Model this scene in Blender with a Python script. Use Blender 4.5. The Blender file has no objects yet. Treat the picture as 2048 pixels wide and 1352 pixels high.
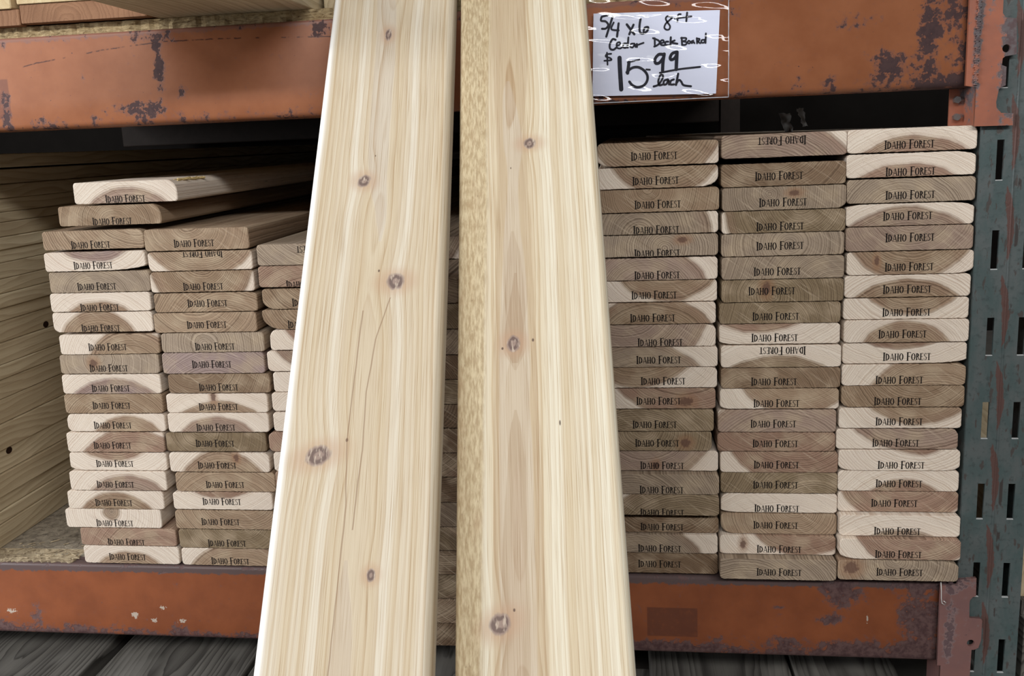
import bpy, bmesh, math, random
from mathutils import Vector, Matrix
random.seed(7)
SC = bpy.context.scene
COL = SC.collection
MM = 0.001

# ---------------------------------------------------------------- camera
cam = bpy.data.cameras.new('camera')
cam.sensor_width = 36.0
cam.lens = 36.0 * 1720.18 / 2048.0
cam.shift_y = -92.0 / 2048.0           # the photo keeps the lower part of its frame
cam.clip_start = 0.02
cam_ob = bpy.data.objects.new('camera', cam)
COL.objects.link(cam_ob)
def cam_matrix(yaw, pitch, roll, loc):
    cy, sy, cp, sp = math.cos(yaw), math.sin(yaw), math.cos(pitch), math.sin(pitch)
    f = Vector((-sy*cp, cy*cp, -sp)); r = Vector((cy, sy, 0)); d = f.cross(r)
    c, s = math.cos(roll), math.sin(roll)
    rr = c*r + s*d; dd = -s*r + c*d
    m = Matrix(((rr.x, -dd.x, -f.x, loc[0]), (rr.y, -dd.y, -f.y, loc[1]), (rr.z, -dd.z, -f.z, loc[2]), (0, 0, 0, 1)))
    return m
cam_ob.matrix_world = cam_matrix(math.radians(7.113), math.radians(10.009), math.radians(2.379), (-0.11807, -1.01852, 0.54793))
SC.camera = cam_ob

# ---------------------------------------------------------------- world, lights, exposure
SC.view_settings.view_transform = 'Standard'
SC.view_settings.look = 'None'
SC.view_settings.gamma = 1.0
SC.view_settings.use_curve_mapping = False
SC.view_settings.exposure = 0.0
wd = bpy.data.worlds.new('store_air'); SC.world = wd; wd.use_nodes = True
wd.node_tree.nodes['Background'].inputs[0].default_value = (0.80, 0.86, 1.0, 1)
wd.node_tree.nodes['Background'].inputs[1].default_value = 0.05
def area(name, loc, target, sx, sy, power, col):
    l = bpy.data.lights.new(name, 'AREA'); l.shape = 'RECTANGLE'; l.size = sx; l.size_y = sy
    l.energy = power; l.color = col
    o = bpy.data.objects.new(name, l); COL.objects.link(o); o.location = loc
    o.rotation_euler = (Vector(target) - Vector(loc)).to_track_quat('-Z', 'Y').to_euler()
    return o
# ceiling strip lights over the aisle (the main one a few metres back), and daylight from the shop front at the left end
area('aisle_strip_light', (0.2, -4.3, 3.2), (-0.2, 0.0, 0.2), 8.0, 0.45, 255, (1.0, 0.995, 0.975))
area('near_strip_light', (-0.6, -1.5, 3.3), (-0.6, -0.6, 0), 5.0, 0.30, 9, (1.0, 0.97, 0.92))
area('shop_front_light', (-4.6, -1.9, 1.6), (0, -0.3, 0.3), 1.6, 2.0, 190, (0.94, 0.97, 1.0))

# ---------------------------------------------------------------- node helper
def srgb(r, g, b):
    f = lambda c: (c/255/12.92) if c/255 <= 0.04045 else ((c/255+0.055)/1.055)**2.4
    return (f(r), f(g), f(b), 1.0)
class NT:
    def __init__(s, name):
        s.mat = bpy.data.materials.new(name); s.mat.use_nodes = True
        s.t = s.mat.node_tree; s.n = s.t.nodes; s.bsdf = s.n['Principled BSDF']
    def link(s, a, b): s.t.links.new(a, b)
    def put(s, sock, v):
        if isinstance(v, bpy.types.NodeSocket): s.link(v, sock)
        else: sock.default_value = v
    def m(s, op, a, b=None, c=None, clamp=False):
        n = s.n.new('ShaderNodeMath'); n.operation = op; n.use_clamp = clamp
        s.put(n.inputs[0], a)
        if b is not None: s.put(n.inputs[1], b)
        if c is not None: s.put(n.inputs[2], c)
        return n.outputs[0]
    def add(s, a, b): return s.m('ADD', a, b)
    def sub(s, a, b): return s.m('SUBTRACT', a, b)
    def mul(s, a, b): return s.m('MULTIPLY', a, b)
    def mx(s, a, b): return s.m('MAXIMUM', a, b)
    def mn(s, a, b): return s.m('MINIMUM', a, b)
    def ss(s, x, lo, hi, a=0.0, b=1.0):
        n = s.n.new('ShaderNodeMapRange'); n.interpolation_type = 'SMOOTHSTEP'
        s.put(n.inputs[0], x); s.put(n.inputs[1], lo); s.put(n.inputs[2], hi); n.inputs[3].default_value = a; n.inputs[4].default_value = b
        return n.outputs[0]
    def mix(s, f, a, b, mode='MIX'):
        n = s.n.new('ShaderNodeMix'); n.data_type = 'RGBA'; n.blend_type = mode
        s.put(n.inputs[0], f); s.put(n.inputs[6], a); s.put(n.inputs[7], b)
        return n.outputs[2]
    def coords(s):
        n = s.n.new('ShaderNodeTexCoord'); v = s.n.new('ShaderNodeVectorMath'); v.operation = 'SCALE'
        s.link(n.outputs['Object'], v.inputs[0]); v.inputs[3].default_value = 1000.0
        x = s.n.new('ShaderNodeSeparateXYZ'); s.link(v.outputs[0], x.inputs[0])
        return v.outputs[0], x.outputs[0], x.outputs[1], x.outputs[2]
    def xyz(s, x, y, z):
        n = s.n.new('ShaderNodeCombineXYZ'); s.put(n.inputs[0], x); s.put(n.inputs[1], y); s.put(n.inputs[2], z)
        return n.outputs[0]
    def noise(s, vec, scale=1.0, detail=2.0, rough=0.5, dist=0.0, out=0):
        n = s.n.new('ShaderNodeTexNoise'); s.link(vec, n.inputs['Vector'])
        n.inputs['Scale'].default_value = scale; n.inputs['Detail'].default_value = detail
        n.inputs['Roughness'].default_value = rough; n.inputs['Distortion'].default_value = dist
        return n.outputs[out]
    def attr(s, name, out='Fac'):
        n = s.n.new('ShaderNodeAttribute'); n.attribute_type = 'OBJECT'; n.attribute_name = name
        return n.outputs[out]
    def rnd(s): return s.n.new('ShaderNodeObjectInfo').outputs['Random']
    def bump(s, h, strength=0.3, dist=0.001):
        n = s.n.new('ShaderNodeBump'); n.inputs['Strength'].default_value = strength; n.inputs['Distance'].default_value = dist
        s.put(n.inputs['Height'], h); s.link(n.outputs[0], s.bsdf.inputs['Normal'])
    def out(s, col, rough=0.7, spec=0.3, metal=0.0):
        s.put(s.bsdf.inputs['Base Color'], col); s.put(s.bsdf.inputs['Roughness'], rough)
        s.bsdf.inputs['Specular IOR Level'].default_value = spec; s.put(s.bsdf.inputs['Metallic'], metal)
        return s.mat

# ---------------------------------------------------------------- materials
def mat_board():
    t = NT('cedar_wood')
    P, x, y, z = t.coords()
    seed = t.mul(t.attr('seed'), 137.0)
    q = t.xyz(t.add(x, seed), t.mul(y, 0.035), z)
    w1 = t.mul(t.sub(t.noise(q, 0.016, 1.5), 0.5), 12.0)
    q2 = t.xyz(t.add(x, seed), t.mul(y, 0.05), t.add(z, 91.0))
    w2 = t.mul(t.sub(t.noise(q2, 0.022, 1.5), 0.5), 8.0)
    w3 = t.mul(t.sub(t.noise(q2, 0.16, 2.0), 0.5), 1.5)
    dx = t.add(t.sub(x, t.attr('pith_x')), w1)
    dz = t.add(t.sub(z, t.attr('pith_z')), w2)
    r = t.add(t.m('SQRT', t.add(t.mul(dx, dx), t.mul(dz, dz))), w3)
    sp = t.attr('ring')
    k = t.m('DIVIDE', t.add(r, t.mul(t.noise(t.xyz(t.mul(r, 0.12), seed, 3.0), 1.0, 2.0), 9.0)), sp)
    fr = t.m('FRACT', k)
    late = t.mul(t.m('POWER', fr, 1.6), t.ss(fr, 0.90, 1.0, 1.0, 0.0))
    band = t.noise(t.xyz(t.mul(r, 0.09), t.add(seed, 7.0), 0.0), 1.0, 3.0)
    late = t.mul(late, t.ss(band, 0.25, 0.7, 0.45, 1.0))
    tone = t.attr('tone', 'Color')
    sapc = t.mix(t.noise(q, 0.02, 1.0), srgb(232, 220, 204), srgb(222, 208, 194))
    sap_r = t.attr('sap')
    edge = t.add(r, t.mul(t.sub(t.noise(q, 0.05, 2.0), 0.5), 4.0))
    sapm = t.ss(t.sub(edge, sap_r), -2.0, 4.0)
    rim = t.mul(t.ss(t.sub(edge, sap_r), -16.0, -2.0), t.sub(1.0, sapm))
    heart = t.mix(t.mul(rim, 0.38), tone, srgb(156, 126, 108))
    heart = t.mix(t.ss(t.noise(q, 0.035, 3.0), 0.42, 0.70, 0.0, 0.55), heart, srgb(192, 172, 146))
    heart = t.mix(t.mul(late, 0.85), heart, t.mix(1.0, heart, srgb(98, 76, 60), 'MULTIPLY'))
    sapc = t.mix(t.mul(late, 0.65), sapc, t.mix(1.0, sapc, srgb(184, 154, 130), 'MULTIPLY'))
    c = t.mix(sapm, heart, sapc)
    # saw marks cross the end at a slant, pale fibres and small checks
    a = t.add(t.mul(x, 0.70), t.mul(z, 0.95)); b = t.sub(t.mul(x, 0.75), t.mul(z, 0.55))
    saw = t.noise(t.xyz(t.add(t.mul(a, 0.42), seed), t.mul(b, 0.02), t.mul(y, 0.004)), 1.0, 2.0)
    c = t.mix(t.ss(saw, 0.56, 0.76, 0.0, 0.36), c, srgb(206, 188, 164))
    c = t.mix(t.ss(saw, 0.46, 0.25, 0.0, 0.30), c, t.mix(1.0, c, srgb(176, 160, 146), 'MULTIPLY'))
    fine = t.noise(t.xyz(x, t.mul(y, 0.03), z), 0.9, 3.0, 0.7)
    c = t.mix(t.ss(fine, 0.60, 0.80, 0.0, 0.5), c, srgb(226, 212, 194))
    c = t.mix(t.ss(fine, 0.44, 0.26, 0.0, 0.65), c, srgb(88, 70, 58))
    # one knot or resin streak where a board has one
    ka = t.m('DIVIDE', t.sub(x, t.attr('knot_x')), t.attr('knot_w')); kb = t.m('DIVIDE', t.sub(z, t.attr('knot_z')), t.attr('knot_h'))
    kd = t.add(t.m('SQRT', t.add(t.mul(ka, ka), t.mul(kb, kb))), t.mul(t.sub(t.noise(q2, 0.3, 2.0), 0.5), 0.9))
    ony = t.m('LESS_THAN', y, 30.0)
    c = t.mix(t.mul(t.ss(kd, 1.9, 0.6, 0.0, 0.55), ony), c, srgb(150, 112, 84))
    c = t.mix(t.mul(t.ss(kd, 0.85, 0.45, 0.0, 0.8), ony), c, srgb(96, 70, 60))
    t.bump(t.add(t.add(fine, t.mul(saw, 0.5)), t.mul(late, -0.4)), 0.35, 0.0006)
    return t.out(c, 0.78, 0.2)

def knot_terms(t, u, s, knots, wob):
    """ring displacement, dark core, halo for (u0, s0, ru, rs, tilt, kind)"""
    warp = None; core = None; halo = None; rings = None
    for (u0, s0, ru, rs, tilt) in knots:
        c, sn = math.cos(tilt), math.sin(tilt)
        du = t.sub(u, u0); ds = t.sub(s, s0)
        a = t.add(t.mul(du, c/ru), t.mul(ds, sn/ru)); b = t.sub(t.mul(ds, c/rs), t.mul(du, sn/rs))
        d = t.add(t.m('SQRT', t.add(t.mul(a, a), t.mul(b, b))), wob)
        g = t.m('EXPONENT', t.mul(t.add(t.mul(t.mul(a, a), 0.10), t.mul(t.mul(b, b), 0.045)), -1.0))
        wv = t.mul(g, ru*0.9)
        cr = t.ss(d, 1.15, 0.85)
        ha = t.ss(t.m('SQRT', t.add(t.mul(t.mul(a, a), 0.55), t.mul(t.mul(b, b), 1.2))), 2.6, 0.7)
        rg = t.mul(t.m('SINE', t.mul(d, 8.0)), cr)
        warp = wv if warp is None else t.add(warp, wv)
        core = cr if core is None else t.mx(core, cr)
        halo = ha if halo is None else t.mx(halo, ha)
        rings = rg if rings is None else t.add(rings, rg)
    return warp, core, halo, rings

TONGUES = {
'L1' : [(971.1, -20.4, -0.8), (890.9, -17.4, 2.4), (816.1, -13.5, 6.8), (780.9, -13.2, 6.7), (730.2, -12.9, 6.5), (682.0, -12.7, 7.3), (651.0, -8.8, 7.7), (620.9, -3.1, 9.1), (591.8, 2.4, 9.4), (573.4, 5.9, 6.7)] ,
'L2' : [(276.0, -2.9, -1.6), (262.4, -4.6, 0.7), (243.5, -6.2, 4.0), (217.7, -7.1, 6.5), (191.1, -7.7, 8.3), (132.7, -7.5, 13.2)] ,
'R1' : [(749.0, -19.0, -17.4), (737.5, -21.8, -14.4), (717.9, -23.2, -10.6), (686.2, -23.9, -6.7), (664.5, -23.0, -5.7), (643.5, -20.3, -8.7), (614.2, -20.3, -10.8), (585.7, -22.5, -10.0), (558.0, -24.6, -8.2), (520.5, -27.1, -5.8), (469.4, -29.5, -4.9), (432.4, -30.6, -4.5), (385.9, -31.3, -5.4), (341.8, -31.8, -4.5), (259.8, -32.5, -4.4), (167.9, -33.4, -5.3), (101.5, -34.3, -6.5)] ,
'R2' : [(388.6, -18.0, -17.1), (376.9, -20.9, -14.3), (341.8, -25.0, -11.3), (299.8, -28.2, -10.7), (259.9, -30.5, -10.1), (176.7, -31.7, -10.4), (101.5, -32.8, -11.9)] ,
'R3' : [(340.7, -17.9, -16.9), (328.9, -20.1, -15.0), (299.8, -21.9, -14.0), (259.9, -24.4, -13.4), (176.7, -26.3, -16.2), (101.5, -27.7, -17.4)] ,
'R4' : [(1100, -33.0, 2.0), (900.0, -33.5, 3.0), (757.4, -33.0, 2.0), (690.0, -31.0, -1.5), (631.7, -30.0, -1.0), (574.4, -31.0, 0.5), (450.0, -35.0, 1.5), (250.0, -37.5, 3.0), (100.0, -38.5, 4.0)] ,
'R5' : [(567.6, -16.7, -15.3), (547.1, -20.9, -10.9), (520.5, -23.3, -9.1), (469.4, -27.4, -7.1), (442.0, -25.5, -8.8), (425.7, -17.2, -16.3)] ,
'R6' : [(522.5, -15.7, -14.7), (499.6, -19.0, -12.4), (479.3, -22.1, -10.1), (462.0, -24.7, -9.2), (444.4, -23.7, -11.0), (432.4, -18.9, -14.8)] ,
}
def tongue(t, x, z, key, soff, wob):
    """signed distance (mm) to a flame-shaped growth figure given as (along, left, right) rows; negative inside"""
    rows = sorted((s-soff, l, r) for s, l, r in TONGUES[key])
    lo, hi = rows[0][0], rows[-1][0]
    f = t.m('DIVIDE', t.sub(z, lo), hi-lo)
    n = t.n.new('ShaderNodeValToRGB'); cr = n.color_ramp; cr.interpolation = 'CARDINAL'
    t.link(f, n.inputs[0])
    for k, (s, l, r) in enumerate(rows):
        p = (s-lo)/(hi-lo)
        e = cr.elements[k] if k < 2 else cr.elements.new(p)
        e.position = p
    for e, (s, l, r) in zip(cr.elements, rows): e.color = (((l+r)/2+70)/140, max(0.0, (r-l)/2)/60, 0, 1)
    sp = t.n.new('ShaderNodeSeparateColor'); t.link(n.outputs[0], sp.inputs[0])
    uc = t.sub(t.mul(sp.outputs[0], 140.0), 70.0); hw = t.mul(sp.outputs[1], 60.0)
    d = t.sub(t.m('ABSOLUTE', t.add(t.sub(x, uc), wob)), hw)
    out = t.mx(t.mul(t.m('LESS_THAN', f, -0.0005), 99.0), t.mul(t.m('GREATER_THAN', f, 1.0005), 99.0))
    return t.mx(d, out)

def mat_plank(name, knots, dots, cracks, centre, pale, tan, flame, spacing, rough_strip=None, seed=0.0, h0=9.0, streak=None, lit_sap_edge=None):
    """flat sawn face: growth rings of a tilted, wandering pith below the face (x across, z along the plank)"""
    t = NT(name)
    P, x, y, z = t.coords()
    wobv = t.xyz(x, y, t.mul(z, 0.35))
    wob = t.mul(t.sub(t.noise(wobv, 0.22, 2.0), 0.5), 0.55)
    warp, core, halo, rings = knot_terms(t, x, z, knots, wob)
    zc = t.xyz(seed, 0.0, t.mul(z, 0.0026))
    wander = t.mul(t.sub(t.noise(zc, 1.0, 1.0), 0.5), 12.0)
    h = t.add(h0, t.mul(t.noise(t.xyz(seed+9.0, 4.0, t.mul(z, 0.0022)), 1.0, 1.0), 22.0))
    dx = t.sub(t.sub(x, centre), wander)
    dd = t.add(y, h)
    lw = t.mul(t.sub(t.noise(t.xyz(t.mul(x, 0.12), t.mul(y, 0.12), t.mul(z, 0.0016)), 1.0, 2.0), 0.5), 1.6)
    r = t.add(t.m('SQRT', t.add(t.mul(dx, dx), t.mul(dd, dd))), t.add(lw, t.mul(warp, 0.55)))
    rr = t.add(r, t.mul(t.noise(t.xyz(t.mul(r, 0.10), seed, 1.0), 1.0, 2.0), 12.0))
    fr = t.m('FRACT', t.m('DIVIDE', rr, spacing))
    late = t.mul(t.m('POWER', fr, 2.2), t.ss(fr, 0.90, 1.0, 1.0, 0.0))
    late = t.mul(late, t.ss(t.noise(t.xyz(t.mul(r, 0.2), seed+8.0, 0.0), 1.0, 2.0), 0.3, 0.7, 0.25, 1.0))
    wide = t.noise(t.xyz(t.mul(r, 0.10), seed+3.0, t.mul(z, 0.0006)), 1.0, 2.0)
    c = t.mix(t.ss(wide, 0.28, 0.70), pale, tan)
    # the flame in the middle of the face
    fl = t.ss(r, 24.0, 12.0)
    c = t.mix(t.mul(fl, 0.3), c, flame)
    midtan = t.mul(t.ss(r, 36.0, 28.0), t.ss(r, 15.0, 22.0))
    c = t.mix(t.mul(midtan, 0.55), c, tan)
    if streak:                                               # flame-shaped figures: (key, fill colour, fill, line strength, softness)
        soff = streak[0]; wob2 = t.mul(t.sub(t.noise(t.xyz(t.mul(x, 0.03), seed, t.mul(z, 0.018)), 1.0, 2.0), 0.5), 4.0)
        for (key, fill, amt, lstr, soft) in streak[1:]:
            d = tongue(t, x, z, key, soff, wob2)
            c = t.mix(t.mul(t.ss(d, soft, -soft), amt), c, fill)
            c = t.mix(t.mul(t.ss(t.m('ABSOLUTE', d), 1.1, 0.2), lstr), c, srgb(150, 120, 92))
    c = t.mix(t.mul(late, 0.75), c, t.mix(1.0, c, srgb(206, 178, 144), 'MULTIPLY'))
    # fine straight grain pores
    pore = t.noise(t.xyz(t.mul(x, 1.5), t.mul(y, 1.5), t.mul(z, 0.012)), 1.0, 2.0, 0.6)
    c = t.mix(t.ss(pore, 0.52, 0.72, 0.0, 0.75), c, t.mix(1.0, c, srgb(204, 184, 160), 'MULTIPLY'))
    c = t.mix(t.ss(pore, 0.46, 0.24, 0.0, 0.30), c, srgb(232, 222, 204))
    blot = t.noise(t.xyz(t.mul(x, 0.03), 0.0, t.mul(z, 0.006)), 1.0, 2.0)
    c = t.mix(t.ss(blot, 0.5, 0.75, 0.0, 0.25), c, tan)
    hgt = t.add(t.mul(pore, 0.5), t.mul(late, 0.5))
    if lit_sap_edge is not None:                                 # pale sapwood edge, whitened to carry the highlight on the rounding
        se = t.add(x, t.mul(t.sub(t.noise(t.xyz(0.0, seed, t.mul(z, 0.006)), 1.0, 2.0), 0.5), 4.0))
        c = t.mix(t.mul(t.ss(se, lit_sap_edge+3.5, lit_sap_edge-3.0), 0.9), c, srgb(246, 244, 240))
    if rough_strip is not None:                              # torn, rough-sawn strip along the left side
        edge = t.add(t.sub(x, t.mul(t.sub(z, 1240.0), 0.018)), t.mul(t.sub(t.noise(t.xyz(0.0, seed, t.mul(z, 0.006)), 1.0, 2.0), 0.5), 8.0))
        msk = t.ss(edge, rough_strip+3.0, rough_strip-3.0)
        sp1 = t.noise(t.xyz(t.mul(x, 0.42), 0.0, t.mul(z, 0.085)), 1.0, 3.0, 0.6)
        sp2 = t.noise(t.xyz(t.mul(x, 0.05), 0.0, t.mul(z, 0.02)), 1.0, 3.0)
        rc = t.mix(t.ss(sp1, 0.36, 0.66), srgb(172, 148, 112), srgb(210, 192, 156))
        rc = t.mix(t.ss(sp2, 0.52, 0.75, 0.0, 0.55), rc, srgb(176, 146, 110))
        dt = t.noise(t.xyz(t.mul(x, 0.6), 0.0, t.mul(z, 0.22)), 1.0, 1.0)
        rc = t.mix(t.ss(dt, 0.68, 0.80, 0.0, 0.7), rc, srgb(128, 98, 70))
        c = t.mix(t.mul(msk, 0.9), c, rc)
        hgt = t.add(hgt, t.mul(t.mul(msk, sp1), 3.0))
    # knots
    c = t.mix(t.mul(t.mul(halo, t.sub(1.0, core)), 0.50), c, srgb(184, 146, 118))
    kc = t.mix(t.ss(rings, -0.7, 0.8), srgb(104, 84, 80), srgb(150, 128, 118))
    kc = t.mix(t.ss(t.noise(wobv, 0.35, 2.0), 0.5, 0.7), kc, srgb(190, 172, 156))
    c = t.mix(t.mul(core, 0.92), c, kc)
    for (u0, s0, rad, ln) in dots:
        du = t.m('DIVIDE', t.sub(x, u0), rad); ds = t.m('DIVIDE', t.sub(z, s0), rad*ln)
        d = t.m('SQRT', t.add(t.mul(du, du), t.mul(ds, ds)))
        c = t.mix(t.ss(d, 1.2, 0.6, 0.0, 0.85), c, srgb(84, 62, 52))
    for pts in cracks:                                       # thin dark season lines along the grain: polyline (s descending)
        for (u1, s1), (u2, s2) in zip(pts, pts[1:]):
            f = t.m('DIVIDE', t.sub(z, s1), s2-s1)
            uu = t.add(u1, t.mul(f, u2-u1)); uu = t.add(uu, t.mul(t.sub(t.noise(t.xyz(seed+5, 0.0, t.mul(z, 0.03)), 1.0, 1.0), 0.5), 1.6))
            inr = t.mul(t.m('GREATER_THAN', f, 0.0), t.m('LESS_THAN', f, 1.0))
            ln = t.mul(t.ss(t.m('ABSOLUTE', t.sub(x, uu)), 0.9, 0.25), inr)
            c = t.mix(t.mul(ln, 0.62), c, srgb(136, 104, 78))
    t.bump(hgt, 0.25, 0.0006)
    return t.out(c, 0.62, 0.3)

def mat_long(name, pale, dark, spacing, axis_x=0.0, depth=14.0, contrast=0.7, blot=None):
    """lumber running along Y: straight and cathedral grain on its long faces, rings on its end"""
    t = NT(name)
    P, x, y, z = t.coords()
    sd = t.mul(t.rnd(), 60.0)
    w = t.mul(t.sub(t.noise(t.xyz(sd, 0.0, t.mul(y, 0.004)), 1.0, 1.0), 0.5), 40.0)
    h = t.add(depth, t.mul(t.sub(t.noise(t.xyz(t.add(sd, 9.0), 3.0, t.mul(y, 0.0035)), 1.0, 1.5), 0.5), 60.0))
    dx = t.sub(t.sub(x, axis_x), w); dz = t.add(z, h)
    lw = t.mul(t.sub(t.noise(t.xyz(t.add(t.mul(x, 0.06), sd), t.mul(y, 0.006), t.mul(z, 0.06)), 1.0, 2.0), 0.5), 9.0)
    r = t.add(t.m('SQRT', t.add(t.mul(dx, dx), t.mul(dz, dz))), lw)
    fr = t.m('FRACT', t.m('DIVIDE', t.add(r, t.mul(t.noise(t.xyz(t.mul(r, 0.08), sd, 0.0), 1.0, 2.0), 14.0)), spacing))
    late = t.mul(t.m('POWER', fr, 2.0), t.ss(fr, 0.86, 1.0, 1.0, 0.0))
    c = t.mix(t.ss(t.noise(t.xyz(t.add(t.mul(x, 0.02), sd), t.mul(y, 0.003), t.mul(z, 0.02)), 1.0, 2.0), 0.3, 0.7), pale, t.mix(0.4, pale, dark))
    c = t.mix(t.mul(late, contrast), c, dark)
    pore = t.noise(t.xyz(t.add(x, sd), t.mul(y, 0.02), z), 0.8, 2.0, 0.6)
    c = t.mix(t.ss(pore, 0.50, 0.75, 0.0, 0.45), c, t.mix(1.0, c, srgb(190, 180, 170), 'MULTIPLY'))
    c = t.mix(t.mul(t.rnd(), 0.28), c, dark)
    if blot:
        c = t.mix(t.ss(t.noise(t.xyz(t.add(t.mul(x, 0.02), sd), t.mul(y, 0.006), t.mul(z, 0.02)), 1.0, 2.0), 0.55, 0.7, 0.0, 0.6), c, blot)
    t.bump(t.add(pore, late), 0.25, 0.0008)
    return t.out(c, 0.8, 0.2)

def mat_paint(name, base, base2, rust, halo, zlo, zhi, xend, blobs, edge_amt, seed, strip=None, line=None, rects=(), rust2=None, scraps=()):
    """old orange enamel, chipped to primer and purple-brown rust along the edges, at the joint and in patches"""
    t = NT(name)
    P, x, y, z = t.coords()
    n1 = t.noise(t.xyz(t.add(x, seed), y, z), 0.030, 5.0, 0.62)
    n2 = t.noise(t.xyz(t.add(x, seed+50), y, z), 0.13, 4.0, 0.65)
    n3 = t.noise(t.xyz(t.mul(x, 0.6), y, t.mul(z, 0.6)), 0.03, 4.0, 0.6)
    lo = t.ss(z, zlo+26.0, zlo+2.0); hi = t.ss(z, zhi-20.0, zhi-2.0); en = t.ss(x, xend-110.0, xend)
    f = t.add(t.mul(lo, edge_amt[0]), t.add(t.mul(hi, edge_amt[1]), t.mul(en, edge_amt[2])))
    for (bx, bz, rx, rz, am) in blobs:
        du = t.m('DIVIDE', t.sub(x, bx), rx); dz = t.m('DIVIDE', t.sub(z, bz), rz)
        f = t.add(f, t.mul(t.ss(t.m('SQRT', t.add(t.mul(du, du), t.mul(dz, dz))), 1.6, 0.2), am*0.8))
    k = t.add(t.add(t.mul(n1, 0.55), t.mul(n2, 0.45)), t.sub(f, 0.12))
    rm = t.ss(k, 0.535, 0.575); hm = t.ss(k, 0.475, 0.555)
    c = t.mix(t.ss(n3, 0.25, 0.80), base, base2)
    c = t.mix(t.ss(n2, 0.55, 0.75, 0.0, 0.25), c, halo)
    c = t.mix(t.mul(hm, 0.70), c, halo)
    for (xa, xb, za, zb, col, am) in rects:                  # ghosts of old labels
        ix = t.mul(t.ss(x, xa-1.0, xa+1.0), t.ss(x, xb+1.0, xb-1.0)); iz = t.mul(t.ss(z, za-1.0, za+1.0), t.ss(z, zb+1.0, zb-1.0))
        c = t.mix(t.mul(t.mul(ix, iz), t.ss(n2, 0.25, 0.5, am*0.6, am)), c, col)
    if strip is not None:                                    # paint worn off to grey steel along the top
        sm = t.ss(t.add(z, t.mul(t.sub(n2, 0.5), 12.0)), strip[0]-1.2, strip[0]+1.2)
        c = t.mix(t.mul(sm, strip[2]), c, strip[1])
    rr = t.mix(t.ss(n2, 0.38, 0.62), rust2 if rust2 else t.mix(0.5, rust, srgb(60, 46, 50)), rust)
    c = t.mix(t.mul(rm, 0.92), c, rr)
    for (sx, sz, rx, rz) in scraps:                          # scraps of torn paper label still glued on
        du = t.m('DIVIDE', t.sub(x, sx), rx); dz = t.m('DIVIDE', t.sub(z, sz), rz)
        d = t.add(t.m('SQRT', t.add(t.mul(du, du), t.mul(dz, dz))), t.mul(t.sub(t.noise(P, 0.35, 2.0), 0.5), 3.0))
        c = t.mix(t.ss(d, 0.9, 0.6, 0.0, 0.85), c, srgb(198, 186, 172))
    if line:                                                 # a scratch rusted through in dashes
        dash = t.ss(t.noise(t.xyz(x, 0.0, 7.0), 0.06, 3.0), 0.44, 0.52)
        for (xa, za), (xb, zb) in zip(line, line[1:]):
            f = t.m('DIVIDE', t.sub(x, xa), xb-xa); zz = t.add(za, t.mul(f, zb-za))
            inr = t.mul(t.m('GREATER_THAN', f, 0.0), t.m('LESS_THAN', f, 1.0))
            dd = t.m('ABSOLUTE', t.add(t.sub(z, zz), t.mul(t.sub(n2, 0.5), 2.4)))
            c = t.mix(t.mul(t.mul(t.ss(dd, 1.1, 0.3), inr), t.mul(dash, 0.85)), c, srgb(70, 42, 40))
    sp = t.noise(P, 0.22, 2.0)
    c = t.mix(t.ss(sp, 0.735, 0.76, 0.0, 0.9), c, rust)
    t.bump(t.add(t.mul(rm, -0.8), t.mul(n2, 0.3)), 0.35, 0.0008)
    return t.out(c, t.mix(rm, (0.42,)*3+(1,), (0.75,)*3+(1,)), 0.4)

def mat_post():
    t = NT('green_grey_steel')
    P, x, y, z = t.coords()
    x = t.add(x, 284.0); z = t.add(z, -317.0)
    n1 = t.noise(t.xyz(x, y, t.mul(z, 0.5)), 0.045, 4.0, 0.6); n2 = t.noise(P, 0.16, 3.0, 0.6)
    c = t.mix(t.ss(n1, 0.35, 0.65), srgb(72, 86, 86), srgb(88, 94, 94))
    c = t.mix(t.ss(n2, 0.52, 0.72, 0.0, 0.6), c, srgb(56, 64, 64))
    sm = t.ss(t.noise(t.xyz(t.mul(x, 1.6), y, t.mul(z, 0.55)), 0.09, 3.0), 0.60, 0.66)
    c = t.mix(t.mul(sm, 0.75), c, srgb(72, 60, 56))
    # scraped rust band that wanders beside the pressed rib, once per slot
    ph = t.m('FRACT', t.m('DIVIDE', t.add(z, 20.0), 100.24))
    xc = t.add(314.0, t.mul(t.m('SINE', t.mul(t.add(ph, 0.1), 3.1)), 6.0))
    wv = t.mul(t.ss(ph, 0.02, 0.45), t.ss(ph, 1.0, 0.72))
    d = t.m('ABSOLUTE', t.add(t.sub(x, xc), t.mul(t.sub(n2, 0.5), 5.0)))
    c = t.mix(t.mul(t.ss(t.sub(d, t.mul(wv, 3.6)), 0.8, -0.4), t.mul(t.ss(wv, 0.05, 0.2), 0.9)), c, srgb(92, 64, 58))
    ed = t.m('ABSOLUTE', t.sub(x, 326.5))
    c = t.mix(t.mul(t.ss(ed, 2.6, 1.2), t.ss(t.noise(t.xyz(x, 0.0, t.mul(z, 0.6)), 0.06, 3.0), 0.55, 0.6)), c, srgb(62, 56, 54))
    t.bump(t.add(n2, t.mul(sm, -0.6)), 0.3, 0.0008)
    return t.out(c, 0.5, 0.45, 0.15)

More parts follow.
